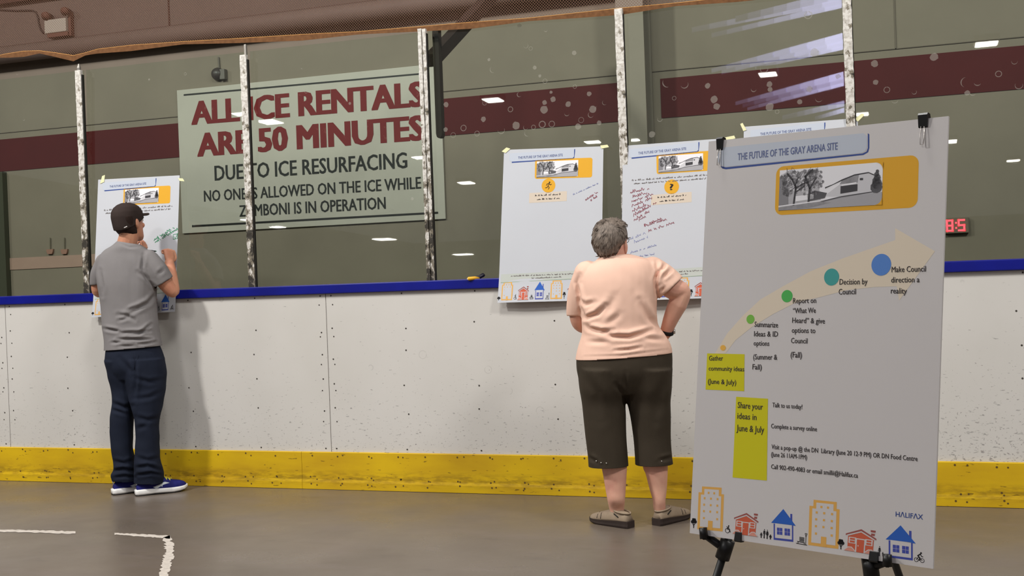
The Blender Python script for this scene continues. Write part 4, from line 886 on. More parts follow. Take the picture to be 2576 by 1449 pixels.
# rear leg shows at the right below the poster
tb = onP(2000, 700, EO-EN*.04, EN); fb = onZ(2406, 1860, .012)
bm = bmesh.new(); add_tube(bm, [tb, fb], .0095, 12); lg = build('leg', bm, 'easel_black', E_, True)
bm = bmesh.new(); add_tube(bm, [fb+UP*.03, fb-UP*.011], [.011, .013], 12); build('rubber_foot', bm, 'clip_black', lg, True)
hub = (tl+tr_)/2; bm = bmesh.new(); add_tube(bm, [tl, hub+back, tr_], .011, 10); add_tube(bm, [hub+back, tb], .011, 10); build('hub', bm, 'easel_black', E_, True)
for j, dj, tip, tip2 in ((jl, dl, (1772, 1344), (1768, 1334)), (jr, dr, (2232, 1412), (2232, 1402))):
    bm = bmesh.new(); add_tube(bm, [j-dj*.022, j+dj*.022], .0165, 14); e0 = epl(*tip, -.012); e1 = epl(*tip, .013)+EV*(-.004); e2 = epl(*tip2, .013)+EV*.004
    add_tube(bm, [j, j+(e0-j)*.55, e0], .0088, 10); add_tube(bm, [e0, e1], .0088, 10); add_tube(bm, [e1-EV*.006, e2+EV*.002], [.0098, .0090], 10); build('ledge_arm', bm, 'easel_black', E_, True)
# ================================================================ PEOPLE
from mathutils import noise as mnoise
def skinmat(name, rgb, rgb2):
    g = nmat(name, .5, .35)
    f = noise(g, g.tc, 9, 4, .6)
    g.l(g.mix(g.ramp(f, .35, BK, .7, WH), lin(rgb), lin(rgb2)), g.b.inputs['Base Color'])
    g.b.inputs['Subsurface Weight'].default_value = .06; g.b.inputs['Subsurface Radius'].default_value = (.02, .008, .004)
skinmat('skin_tanned', (204, 148, 118), (190, 126, 100)); skinmat('skin_fair', (226, 176, 152), (212, 152, 134))
mat('shirt_grey', (128, 124, 124), .85, .1, .06, 14, .12, 420); mat('jeans_navy', (31, 36, 50), .85, .12, .25, 10, .15, 500); mat('cap_charcoal', (58, 48, 45), .85, .12, .2, 12, .1, 500)
mat('hair_dark', (46, 32, 27), .7, .2, .3, 60); mat('shirt_peach', (232, 192, 172), .85, .1, .04, 10, .1, 420); mat('pants_olive', (62, 54, 44), .8, .14, .15, 8, .1, 500)
mat('sneaker_navy', (30, 32, 104), .7, .2, .15, 60, .2, 700); mat('sole_white', (232, 230, 228), .5, .3, .05, 20); mat('outsole_black', (28, 26, 26), .7, .2); mat('logo_silver', (196, 204, 210), .4, .4); mat('lace_yellow', (222, 222, 96), .6, .3)
mat('shoe_taupe', (150, 132, 112), .7, .2, .15, 40); mat('sole_brown', (58, 48, 44), .7, .2, .2, 30); mat('metal_dark', (50, 46, 46), .35, .5); mat('metal_silver', (190, 186, 180), .3, .5, metal=.8); mat('eye_white', (230, 226, 220), .3, .4); mat('lip', (170, 98, 88), .5, .3)
g = nmat('hair_grey', .55, .3); st = noise(g, mapped(g, (60, 60, 12), (.3, .5, 0)), 2.2, 5, .7); big = noise(g, g.tc, 26, 3)
g.l(g.mix(g.ramp(g.math('ADD', g.math('MULTIPLY', st, .6), g.math('MULTIPLY', big, .4)), .36, BK, .66, WH), lin((60, 51, 45)), lin((140, 126, 115))), g.b.inputs['Base Color'])
class Fig:
    def __init__(s, base): s.b = np.array([base[0], base[1], 0.])
    def pt(s, x, y, d=0.):
        r = ray(x, y); return CC+r*(((s.b-CC)@FH+d)/(r@FH))
    def ring(s, L, R, hd, d=0., e=2.3, n=32, back=None):
        A, B = s.pt(*L, d), s.pt(*R, d); c = (A+B)/2; h = (B-A)/2; o = []
        for k in range(n):
            t = 2*PI*k/n; cs, sn = math.cos(t), math.sin(t)
            o.append(c+h*math.copysign(abs(cs)**(2/e), cs)+FH*math.copysign(abs(sn)**(2/e), sn)*(hd if sn > 0 or back is None else back))
        return o
    def loft(s, bm, rows):
        """rows (L, R, halfdepth, depth offset): interpolated smoothly"""
        R = [s.ring(r[0], r[1], r[2], r[3] if len(r) > 3 else 0., r[4] if len(r) > 4 else 2.3) for r in rows]
        out = []; m = len(R)
        for i in range(m-1):
            p0, p1, p2, p3 = [np.array(R[min(max(k, 0), m-1)]) for k in (i-1, i, i+1, i+2)]
            for k in range(5):
                t = k/5; t2 = t*t; t3 = t2*t; out.append(.5*((2*p1)+(p2-p0)*t+(2*p0-5*p1+4*p2-p3)*t2+(3*p1-p0-3*p2+p3)*t3))
        out.append(np.array(R[-1])); add_loft(bm, out)
    def limb(s, bm, rows, n=16): add_limb(bm, [s.pt(r[0], r[1], r[2]) for r in rows], [r[3] for r in rows], n)
def fold(me, folds, camside=True):
    """press creases (photographed polylines: points, depth m, half width px) into the camera side of a cloth mesh"""
    n = len(me.vertices); co = np.empty(n*3, 'f'); me.vertices.foreach_get('co', co); co = co.reshape(-1, 3).astype(float)
    no = np.empty(n*3, 'f'); me.vertex_normals.foreach_get('vector', no); no = no.reshape(-1, 3).astype(float)
    d = co-CC; z = d@CF; X = IW/2+FPX*(d@CR)/z; Y = IH/2-FPX*(d@CU)/z; face = np.clip(-((d/np.linalg.norm(d, axis=1)[:, None])*no).sum(1)*2.2, 0, 1)
    disp = np.zeros(n)
    for pts, amp, w in folds:
        amp *= 1.35; w *= .9
        best = np.full(n, 1e9); sgn = np.zeros(n); ta = np.zeros(n); P = np.array(pts, float); L = np.cumsum([0]+[np.linalg.norm(P[i+1]-P[i]) for i in range(len(P)-1)])
        for i in range(len(P)-1):
            a, b = P[i], P[i+1]; ab = b-a; t = np.clip(((X-a[0])*ab[0]+(Y-a[1])*ab[1])/(ab@ab), 0, 1)
            dx, dy = X-(a[0]+t*ab[0]), Y-(a[1]+t*ab[1]); q = np.hypot(dx, dy); m = q < best
            best = np.where(m, q, best); sgn = np.where(m, np.sign(ab[0]*dy-ab[1]*dx), sgn); ta = np.where(m, (L[i]+t*(L[i+1]-L[i]))/L[-1], ta)
        env = np.sin(np.pi*np.clip(ta, .04, .96))**.6
        s_ = best*sgn/w
        disp += amp*env*(-np.exp(-(s_)**2)+.75*np.exp(-((s_+1.9)/1.1)**2)+.35*np.exp(-((s_-1.9)/1.1)**2))
    co += no*(disp*face)[:, None]; me.vertices.foreach_set('co', co.astype('f').ravel()); me.update()
def rumple(me, amp, sc, seed=0.):
    n = len(me.vertices); no = np.empty(n*3, 'f'); me.vertex_normals.foreach_get('vector', no); no = no.reshape(-1, 3)
    for v in me.vertices:
        c = v.co; q = amp(c) if callable(amp) else amp
        if q: v.co = c+Vector(no[v.index])*(q*mnoise.noise(Vector((c.x*sc[0]+seed, c.y*sc[1], c.z*sc[2]))))
    me.update()
def cut(me, cuts):
    bm = to_bm(me)
    for c, nrm, R in cuts:
        c = V(c)
        if R == 'cap':
            bm.normal_update(); bmesh.ops.delete(bm, geom=[f for f in bm.faces if f.normal.dot(nrm) > .7 and abs((f.calc_center_median()-c).dot(nrm)) < .012 and (f.calc_center_median()-c).length < .11], context='FACES')
            bmesh.ops.delete(bm, geom=[v for v in bm.verts if not v.link_faces], context='VERTS')
            rim = [v for v in bm.verts if v.is_boundary and (v.co-c).length < .12 and abs((v.co-c).dot(nrm)) < .03]
            for _ in range(8):
                new = {}
                for v in rim:
                    nb = [e.other_vert(v).co for e in v.link_edges if e.is_boundary]
                    if len(nb) == 2: new[v] = (v.co*2+nb[0]+nb[1])/4
                for v, q in new.items(): v.co = q
            continue
        fs = [f for f in bm.faces if (f.calc_center_median()-c).length < R]
        geo = list({v for f in fs for v in f.verts})+list({e for f in fs for e in f.edges})+fs
        bmesh.ops.bisect_plane(bm, geom=geo, plane_co=c, plane_no=V(nrm).normalized(), clear_outer=True)
    bmesh.ops.recalc_face_normals(bm, faces=bm.faces)
    bmesh.ops.solidify(bm, geom=list(bm.faces), thickness=.0025); return bm
def sleeve(bm, fig, rows, c, nrm):
    t = bmesh.new(); fig.limb(t, rows); n = V(nrm).normalized()
    r = bmesh.ops.bisect_plane(t, geom=t.verts[:]+t.edges[:]+t.faces[:], plane_co=V(c), plane_no=n, clear_outer=True)
    bmesh.ops.holes_fill(t, edges=[e for e in t.edges if e.is_boundary], sides=0)
    me = bpy.data.meshes.new('tmp'); t.to_mesh(me); t.free(); bm.from_mesh(me); bpy.data.meshes.remove(me); return (c, n, 'cap')
def garment(name, bm, vox, sm, mt, parent, folds=(), cuts=(), rump=None):
    me = voxel(bm, vox, sm)
    if rump: rumple(me, *rump)
    if folds: fold(me, folds)
    b = cut(me, cuts) if cuts else to_bm(me); return build(name, b, mt, parent, True)
HP = [(-.118, .016, .086, .045), (-.110, .034, .097, .028), (-.092, .050, .100, -.010), (-.07, .058, .097, -.045), (-.045, .064, .094, -.072), (-.015, .069, .091, -.09), (.015, .072, .093, -.099), (.045, .073, .096, -.102), (.07, .070, .090, -.096), (.092, .058, .070, -.078), (.108, .038, .042, -.052), (.117, .016, .012, -.024)]
class Head:
    def __init__(s, C, fwd, up, k): s.C = V(C); s.f = V(fwd).normalized(); s.u = V(up); s.u = (s.u-s.f*s.u.dot(s.f)).normalized(); s.r = s.f.cross(s.u); s.k = k
    def p(s, x, y, z): return s.C+(s.r*x+s.f*y+s.u*z)*s.k
    def rings(s, grow=0., z0=-1, z1=1, fmax=None, prof=HP, e=2.2, n=32):
        out = []
        for z, hw, f, b in prof:
            if z < z0 or z > z1: continue
            f2 = f if fmax is None else min(f, fmax); cy = (f2+b)/2; hy = (f2-b)/2+grow; hx = hw+grow
            zz = z+grow*(1 if z > .08 else 0)
            out.append([s.p(hx*math.copysign(abs(math.cos(t))**(2/e), math.cos(t)), cy+hy*math.copysign(abs(math.sin(t))**(2/e), math.sin(t)), zz) for t in [2*PI*q/n for q in range(n)]])
        return out
    def add(s, bm):
        add_loft(bm, s.rings())
        add_limb(bm, [s.p(0, .090, .028), s.p(0, .104, .0), s.p(0, .113, -.022)], [.009*s.k, .011*s.k, .0125*s.k]); 
        for q in (-1, 1):
            add_ball(bm, s.p(q*.010, .105, -.027), .0085*s.k, 10); add_ball(bm, s.p(q*.034, .086, .026), (.02*s.k, .010*s.k, .007*s.k), 10, (s.r, s.f, s.u)); add_ball(bm, s.p(q*.04, .075, -.02), .018*s.k, 10)
            ax = (s.r*.5+s.f*(-.85)*q*q*1, s.f, s.u)
            add_ball(bm, s.p(q*.074, -.006, -.008), (.009*s.k, .017*s.k, .030*s.k), 12, (s.r, s.f, s.u)); add_ball(bm, s.p(q*.081, -.014, -.002), (.006*s.k, .015*s.k, .026*s.k), 12, ((s.r*.9-s.f*q*.4), s.f, s.u))
        add_limb(bm, [s.p(-.022, .094, -.058), s.p(0, .103, -.056), s.p(.022, .094, -.058)], [.004*s.k, .007*s.k, .004*s.k]); add_limb(bm, [s.p(-.02, .093, -.068), s.p(0, .101, -.069), s.p(.02, .093, -.068)], [.004*s.k, .008*s.k, .004*s.k])
    def face(s, parent):
        for q in (-1, 1):
            bm = bmesh.new(); add_ball(bm, s.p(q*.033, .083, .012), .0125*s.k, 14); e = build('eye', bm, 'eye_white', parent, True)
            bm = bmesh.new(); add_ball(bm, s.p(q*.033, .0925, .012), .0055*s.k, 10); build('iris', bm, 'outsole_black', e, True)
def hand(bm, W, D, N, side, curl=(60, 60, 60, 60), k=1., thumb_in=.5):
    """palm, four separate jointed fingers and a thumb; D towards the knuckles, N out of the palm, side=+1 thumb along D x N"""
    W, D, N = V(W), V(D).normalized(), V(N); N = (N-D*N.dot(D)).normalized(); S = D.cross(N)*side
    def P(a, b, c): return W+(D*a+S*b+N*c)*k
    rings = []
    for a, hw, ht, off in ((-.012, .024, .017, 0), (.015, .030, .0165, .003), (.045, .039, .0155, .003), (.075, .042, .0145, .001), (.092, .040, .012, 0)):
        rings.append([P(a, off+hw*math.copysign(abs(math.cos(t))**.75, math.cos(t)), ht*math.sin(t)) for t in [2*PI*q/20 for q in range(20)]])
    add_loft(bm, rings)
    for i in range(4):
        b = .0305-.0203*i; L = (.070, .078, .073, .057)[i]; r = (.0088, .0090, .0086, .0076)[i]; c0 = curl[i]
        pts = [P(.070, b, 0), P(.090-.004*abs(i-1.3), b*1.04, 0)]; rr = [r*1.05, r*1.08]; ang = 0; cur = pts[-1]
        for seg, (fr, cf) in enumerate(((.46, .75), (.30, 1.1), (.24, .7))):
            ang += math.radians(c0*cf); d = (D*math.cos(ang)+N*math.sin(ang)+S*(.10-.07*i)*(1 if c0 < 30 else .2)); cur = cur+d*(L*fr*k); pts.append(cur); rr.append(r*(1.0, .94, .82)[seg])
        add_limb(bm, pts, [q*k for q in rr], 10)
    t0 = P(.018, .026, .004); d1 = (D*.62+S*.72+N*.25*thumb_in).normalized(); t1 = t0+d1*.036*k; d2 = (D*.86+S*.25*(1-thumb_in)+N*.55*thumb_in-S*.2*thumb_in).normalized(); t2 = t1+d2*.032*k; d3 = (D*.85-S*.35*thumb_in+N*.45*thumb_in).normalized(); t3 = t2+d3*.026*k
    add_limb(bm, [t0, t1, t2, t3], [.0135*k, .0118*k, .0105*k, .0085*k], 10)
class Shoe:
    def __init__(s, heel, dirn, prof, sole, e=2.6):
        s.h = V((heel[0], heel[1], 0)); s.d = V((dirn[0], dirn[1], 0)).normalized(); s.r = s.d.cross(Vector((0, 0, 1))); s.prof, s.sole, s.e = prof, sole, e
    def p(s, t, q, z): return s.h+s.d*t+s.r*q+Vector((0, 0, z))
    def at(s, t):
        P = s.prof; t = min(max(t, P[0][0]), P[-1][0])
        for a, b in zip(P[:-1], P[1:]):
            if t <= b[0]:
                u = (t-a[0])/(b[0]-a[0]); u = u*u*(3-2*u)*.5+u*.5; return [a[k]*(1-u)+b[k]*u for k in range(1, 5)]     # hw, z0, top, centre shift
        return list(P[-1][1:])
    def side(s, t, z, q, off=.002):
        hw, z0, tp, c = s.at(t); zz = min(max((z-z0)/(tp-z0), 0), .999); return s.p(t, c+q*(hw*(1-zz**s.e)**(1/s.e)+off), z)
    def upper(s):
        bm = bmesh.new(); T0, T1 = s.prof[0][0], s.prof[-1][0]; rings = []
        for k in range(40):
            t = T0+(T1-T0)*k/39; hw, z0, tp, c = s.at(t)
            rings.append([s.p(t, c+hw*math.copysign(abs(math.cos(a))**(2/s.e), math.cos(a)), z0+(tp-z0)*max(math.sin(a), 0)**(2/s.e)) for a in [PI*j/20 for j in range(21)]])
        add_loft(bm, rings); return bm
    def solemesh(s, zlo, zhi, grow):
        bm = bmesh.new(); T0, T1 = s.sole[0][0], s.sole[-1][0]; rings = []
        for k in range(46):
            t = T0+(T1-T0)*k/45
            for a, b in zip(s.sole[:-1], s.sole[1:]):
                if t <= b[0]+1e-9: u = (t-a[0])/(b[0]-a[0]); hw, zb, zt, c = [a[i]*(1-u)+b[i]*u for i in range(1, 5)]; break
            lo, hi = zb+(zt-zb)*zlo, zb+(zt-zb)*zhi; g = hw+grow
            rings.append([s.p(t, c+q*g, z) for q, z in ((-.92, lo), (-1, lo+(hi-lo)*.3), (-.97, lo+(hi-lo)*.6), (-.98, hi), (.98, hi), (.97, lo+(hi-lo)*.6), (1, lo+(hi-lo)*.3), (.92, lo))])
        add_loft(bm, rings); return bm
# ---------------------------------------------------------------- the man
man = Fig((-4.6, -.3)); m = man
MP = empty('person', (-4.6, -.3, 0), 'person in grey t-shirt, dark jeans and charcoal cap reading the left poster, marker in hand', 'person')
hd = Head(m.pt(323, 561, .0), FH*math.cos(.40)+RH*math.sin(.40)+UP*.08, UP-RH*.02, 1.0)
bm = bmesh.new(); hd.add(bm)
m.limb(bm, [(318, 650, .02, .075), (318, 622, .01, .062), (323, 598, .0, .059), (328, 575, .0, .056)])
m.loft(bm, [((292, 618), (356, 626), .06, .02), ((262, 640), (384, 650), .085, .03), ((252, 670), (392, 676), .10, .03), ((252, 720), (388, 722), .11, .03), ((264, 780), (388, 784), .10, .02), ((272, 840), (392, 836), .10, .02), ((274, 890), (398, 886), .11, .02), ((286, 935), (408, 932), .11, .02)])
m.limb(bm, [(380, 662, -.005, .042), (398, 688, -.002, .044), (413, 710, .01, .046), (435, 734, .035, .038), (432, 710, .075, .042), (429, 688, .10, .039), (427, 672, .12, .034), (426, 662, .125, .030)])
m.limb(bm, [(262, 658, .06, .052), (250, 700, .09, .047), (249, 734, .12, .038), (280, 705, .21, .038), (318, 668, .19, .032), (345, 645, .19, .027)])
m.limb(bm, [(368, 935, -.01, .088), (368, 990, -.03, .074), (371, 1060, -.045, .056), (371, 1120, -.055, .052), (368, 1195, -.06, .036), (370, 1226, -.05, .030)])
m.limb(bm, [(314, 940, .03, .085), (312, 990, .02, .062), (308, 1060, .01, .052), (307, 1120, .005, .048), (302, 1195, .012, .030), (303, 1226, .016, .023)])
hand(bm, m.pt(426, 663, .125), UP*.95+RH*-.06+FH*.2, -RH*.75+FH*.6, -1, (72, 86, 90, 94), .95, .35)
WL = m.pt(345, 645, .19); hand(bm, WL, RH*.55+UP*.65-FH*.05, FH*.1-RH*.3+UP*.2, 1, (62, 66, 70, 74), .9, .9)
me = voxel(bm, .0042, 5); build('body', to_bm(me), 'skin_tanned', MP, True)
hd.face(MP)
# hair below the cap
bm = bmesh.new(); add_loft(bm, hd.rings(.0045, -.072, .06, .024)); me = voxel(bm, .005, 4); hr = build('hair', to_bm(me), 'hair_dark', MP, True)
# cap: crown, brim, strap clasp
bm = bmesh.new(); prof = [(-.045, .072, .098, -.100), (-.02, .075, .102, -.106), (.015, .078, .104, -.110), (.045, .080, .103, -.112), (.072, .077, .095, -.106), (.096, .065, .076, -.088), (.114, .045, .048, -.060), (.124, .020, .016, -.030)]
add_loft(bm, hd.rings(.002, prof=prof)); me = voxel(bm, .005, 5); bmc = to_bm(me)
c = hd.p(0, 0, -.004); bmesh.ops.bisect_plane(bmc, geom=bmc.verts[:]+bmc.edges[:]+bmc.faces[:], plane_co=c, plane_no=-(hd.u-hd.f*.40), clear_outer=True); bmesh.ops.solidify(bmc, geom=list(bmc.faces), thickness=.003)
cp = build('cap', bmc, 'cap_charcoal', MP, True)
bm = bmesh.new(); rings = []
for i in range(15):
    x = -.072+.144*i/14; s_ = math.sqrt(max(0, 1-(x/.0745)**2)); y0 = .040+.052*s_; y1 = y0+.012+.066*math.sqrt(max(0, 1-(x/.078)**2)); zc = .050-2.6*x*x
    rings.append([hd.p(x, y0-.02, zc+.004), hd.p(x, y1, zc+.006), hd.p(x, y1+.002, zc+.003), hd.p(x, y1, zc), hd.p(x, y0-.02, zc-.002)])
add_loft(bm, rings); build('brim', bm, 'cap_charcoal', cp, True)
bm = bmesh.new(); add_ball(bm, hd.p(0, .0, .1275), .005, 10); build('button', bm, 'cap_charcoal', cp, True)
q = m.pt(316, 571.5, -.115); bm = bmesh.new(); add_limb(bm, [q-RH*.008-UP*.003, q+RH*.008+UP*.003], [.0035, .0035], 8); build('buckle', bm, 'metal_silver', cp, True)
# t-shirt
bm = bmesh.new()
m.loft(bm, [((296, 606), (353, 616), .060, .0), ((284, 618), (370, 628), .080, .0), ((263, 631), (386, 643), .095, .01), ((250, 650), (394, 660), .110, .015), ((245, 680), (395, 690), .125, .02), ((247, 715), (393, 722), .132, .02), ((254, 750), (391, 755), .13, .02), ((257, 785), (394, 790), .125, .015), ((259, 820), (398, 825), .122, .01), ((263, 850), (402, 848), .126, .01), ((264, 872), (405, 862), .13, .01), ((263, 895), (407, 884), .13, .01)])
ca = m.pt(411, 711, .008); arm = V(m.pt(435, 738, .03)-m.pt(390, 672, -.01))
K1 = sleeve(bm, m, [(374, 653, -.008, .062), (394, 678, -.010, .066), (409, 705, .005, .067), (424, 728, .02, .068)], ca, arm)
K2 = sleeve(bm, m, [(266, 660, .05, .062), (252, 690, .075, .058), (247, 725, .10, .054), (246, 745, .11, .052)], m.pt(246, 718, .09), -UP)
MF = [([(262, 827), (300, 834)], .008, 4), ([(304, 838), (350, 836), (378, 832)], .009, 4), ([(325, 845), (350, 840), (381, 816)], .008, 4), ([(296, 854), (340, 853), (382, 855)], .009, 3.6), ([(281, 862), (304, 861)], .006, 3.5), ([(350, 866), (395, 860)], .007, 3.5), ([(298, 871), (339, 870)], .005, 3.2),
      ([(297, 792), (322, 796), (338, 805)], .007, 5), ([(299, 806), (322, 801)], .006, 4), ([(322, 792), (350, 774), (373, 762), (393, 738)], .010, 5.5), ([(322, 781), (343, 771)], .005, 4), ([(362, 640), (357, 675), (372, 706), (392, 726)], .007, 4.5), ([(347, 684), (372, 702)], .005, 5), ([(300, 640), (330, 690), (335, 760)], .003, 14), ([(252, 680), (258, 720), (257, 745)], .005, 5), ([(398, 690), (412, 678)], .004, 5), ([(300, 612), (326, 622), (350, 621)], .003, 3)]
garment('t_shirt', bm, .006, 7, 'shirt_grey', MP, MF, [(m.pt(334, 875.5, 0), np.cross(FH, m.pt(404, 869.5)-m.pt(264, 881.5)), .5), K1, K2], (.003, (7, 7, 9), 3.))
# jeans
bm = bmesh.new()
m.loft(bm, [((276, 858), (394, 850), .108, .01), ((269, 880), (401, 872), .118, .01), ((267, 905), (411, 898), .132, .01), ((273, 932), (416, 926), .132, .01), ((286, 955), (412, 950), .11, .01)])
m.loft(bm, [((305, 905), (412, 900), .13, .0), ((312, 940), (416, 935), .124, -.01), ((321, 975), (415, 970), .105, -.02), ((328, 1010), (411, 1004), .095, -.03), ((338, 1045), (403, 1043), .082, -.04), ((342, 1072), (398, 1070), .077, -.045), ((342, 1120), (400, 1116), .076, -.05), ((340, 1160), (402, 1157), .078, -.055), ((339, 1184), (408, 1180), .080, -.055), ((338, 1202), (411, 1196), .078, -.05), ((338, 1230), (409, 1224), .072, -.05)])
m.loft(bm, [((267, 905), (345, 910), .13, .02), ((274, 940), (348, 945), .12, .03), ((282, 975), (343, 980), .10, .03), ((285, 1005), (338, 1008), .09, .02), ((283, 1030), (336, 1032), .083, .015), ((278, 1055), (335, 1055), .08, .01), ((279, 1090), (333, 1090), .075, .01), ((281, 1130), (333, 1130), .072, .005), ((286, 1160), (338, 1160), .070, .005), ((288, 1180), (341, 1180), .070, .005), ((281, 1194), (344, 1197), .074, .005), ((284, 1208), (344, 1210), .072, .005), ((287, 1224), (344, 1226), .068, .005)])
JF = [([(300, 900), (330, 935), (336, 975)], .005, 7), ([(338, 905), (342, 950), (338, 1000)], .006, 5), ([(335, 950), (375, 962), (412, 955)], .004, 6), ([(336, 1005), (375, 1000), (408, 985)], .004, 6), ([(284, 1015), (312, 1026), (334, 1022)], .007, 6), ([(282, 1030), (318, 1042)], .006, 5), ([(342, 1050), (372, 1058), (400, 1052)], .005, 6), ([(344, 1080), (370, 1070)], .004, 6), ([(342, 1150), (372, 1160), (402, 1152)], .005, 6), ([(341, 1178), (372, 1172), (408, 1186)], .008, 5), ([(345, 1196), (380, 1190), (410, 1196)], .007, 4), ([(284, 1160), (312, 1166), (336, 1158)], .005, 5), ([(282, 1186), (310, 1180), (338, 1186)], .008, 4.5), ([(286, 1202), (315, 1198), (340, 1202)], .006, 4)]
garment('jeans', bm, .006, 6, 'jeans_navy', MP, JF, [(m.pt(345, 1211, -.02), V((0, 0, -1))+V(RH)*-.06, .32)], (.004, (9, 9, 14), 8.))
# back pocket stitching on jeans
bm = bmesh.new(); add_tube(bm, [m.pt(340, 884, -.128), m.pt(339, 905, -.134), m.pt(338, 930, -.135)], .0016, 6); build('seam', bm, 'jeans_navy', MP, True)
SP = [(-.004, .021, .03, .060, 0), (.010, .029, .03, .080, 0), (.04, .034, .03, .094, 0), (.08, .036, .03, .104, 0), (.12, .038, .030, .106, .001), (.155, .041, .030, .096, .002), (.19, .0435, .029, .083, .003), (.225, .044, .028, .075, .003), (.255, .040, .029, .069, .002), (.28, .030, .031, .060, 0), (.293, .012, .035, .048, -.002)]
SS = [(-.014, .026, .002, .034, 0), (0, .036, 0, .038, 0), (.04, .041, 0, .040, 0), (.10, .040, .003, .037, .001), (.15, .045, .002, .035, .002), (.21, .049, .0, .034, .003), (.25, .046, .004, .035, .002), (.28, .036, .010, .037, 0), (.302, .012, .022, .041, -.002)]
LOGO = [(.088, .047), (.112, .055), (.134, .062), (.137, .067), (.159, .073), (.187, .064), (.152, .057), (.144, .053), (.1425, .044), (.137, .049), (.1255, .044), (.114, .038), (.103, .038)]
def sneaker(heel, dirn, label):
    s = Shoe(heel, dirn, SP, SS)
    up_ = build('sneaker', s.upper(), 'sneaker_navy', MP, True); up_['label'] = label
    build('sole', s.solemesh(.14, 1, 0), 'sole_white', up_, True); build('outsole', s.solemesh(0, .16, -.002), 'outsole_black', up_)
    for q in (1, -1):
        bm = bmesh.new(); vs = [bm.verts.new(s.side(t, z, q, .0022)) for t, z in LOGO]; f = bm.faces.new(vs); r = bmesh.ops.triangulate(bm, faces=[f]); r = bmesh.ops.solidify(bm, geom=list(bm.faces), thickness=-.001); build('side_logo', bm, 'logo_silver', up_)
    bm = bmesh.new(); pts = []
    for k in range(9):
        t = .122+.010*k; hw, z0, tp, c = s.at(t); q = .030 if k % 2 else -.030; zz = (tp-z0); pts.append(s.p(t, c+q, z0+zz*(1-(abs(q)/hw)**s.e)**(1/s.e)+.003)); pts.append(s.p(t+.004, c, tp+.0045))
    add_tube(bm, pts, .0026, 6); add_tube(bm, [s.side(.120, .086, 1, .004), s.side(.116, .066, 1, .004)], .003, 6); build('laces', bm, 'lace_yellow', up_, True)
    bm = bmesh.new(); add_tube(bm, [s.p(-.002, -.008, .066), s.p(-.008, -.006, .086), s.p(-.008, .006, .086), s.p(-.002, .008, .066)], .0025, 6); build('heel_tab', bm, 'logo_silver', up_, True)
sneaker((-4.512, -.362), (.70, .714), 'right navy running shoe with yellow laces'); sneaker((-4.688, -.355), (.60, .80), 'left navy running shoe')
# what he holds: a black marker
mk = empty('marker_pen', m.pt(380, 631.5, .19), 'black marker pen held by the man in the cap in front of the poster', 'marker')
a, b = m.pt(360, 630, .195), m.pt(392, 632, .185); bm = bmesh.new(); add_tube(bm, [a, a+(b-a)*.75, a+(b-a)*.78, b], [.0065, .0065, .005, .004], 12); build('barrel', bm, 'clip_black', mk, True)
bm = bmesh.new(); add_tube(bm, [b, b+(b-a)*.06], [.003, .002], 8); build('tip', bm, 'marker_green', mk, True)
# ---------------------------------------------------------------- the woman
wo = Fig((-1.35, -.68)); m = wo
WP = empty('person', (-1.35, -.68, 0), 'person with short grey hair, peach t-shirt and dark capri pants, hand on hip', 'person')
hd = Head(m.pt(1537, 606, .01), FH*math.cos(.30)+RH*math.sin(.30)-UP*.03, UP+RH*.06, .97)
bm = bmesh.new(); hd.add(bm)
m.limb(bm, [(1544, 682, .02, .085), (1543, 655, .01, .070), (1543, 635, .0, .066), (1542, 610, .0, .06)])
m.loft(bm, [((1512, 655), (1580, 648), .065), ((1478, 680), (1636, 664), .10), ((1464, 710), (1648, 698), .125), ((1466, 760), (1644, 752), .135), ((1472, 820), (1646, 815), .14), ((1462, 870), (1676, 862), .15), ((1464, 905), (1676, 898), .13), ((1480, 945), (1664, 943), .10)])
m.limb(bm, [(1648, 690, 0, .066), (1672, 708, -.005, .063), (1694, 725, -.01, .058), (1717, 734, -.01, .041), (1705, 764, .005, .049), (1692, 792, .02, .042), (1680, 822, .04, .034), (1675, 838, .055, .030)])
m.limb(bm, [(1472, 696, .02, .060), (1458, 745, .05, .052), (1456, 800, .09, .046), (1472, 818, .16, .044), (1510, 812, .235, .038), (1545, 804, .25, .029)])
for (hx, hy), (kx, ky), rows in (((1520, 1000), (1526, 1080), [((1510, 1160), (1578, 1160), .064, -.03), ((1517, 1195), (1576, 1195), .060, -.03), ((1523, 1230), (1574, 1230), .051, -.035), ((1528, 1258), (1572, 1258), .043, -.04), ((1533, 1280), (1570, 1280), .030, -.022), ((1540, 1302), (1566, 1304), .026, -.03)]),
                          ((1630, 1000), (1640, 1080), [((1615, 1160), (1680, 1158), .064, -.02), ((1625, 1195), (1679, 1195), .060, -.02), ((1634, 1230), (1677, 1230), .051, -.02), ((1642, 1258), (1674, 1258), .043, -.025), ((1644, 1280), (1674, 1280), .036, -.02), ((1648, 1300), (1672, 1300), .026, -.02)])):
    m.limb(bm, [(hx, hy, .01, .07), (kx, ky, -.01, .075), ((rows[0][0][0]+rows[0][1][0])/2, 1170, rows[0][3], .062)]); m.loft(bm, rows)
hand(bm, m.pt(1675, 838, .055), FH*.75-UP*.55-RH*.10, -RH*.9-UP*.2, -1, (18, 22, 26, 30), .9, .2)
hand(bm, m.pt(1545, 804, .25), RH*.9+UP*.1+FH*.05, -FH*.9, 1, (25, 28, 30, 34), .9, .4)
me = voxel(bm, .0045, 5); build('body', to_bm(me), 'skin_fair', WP, True); hd.face(WP)
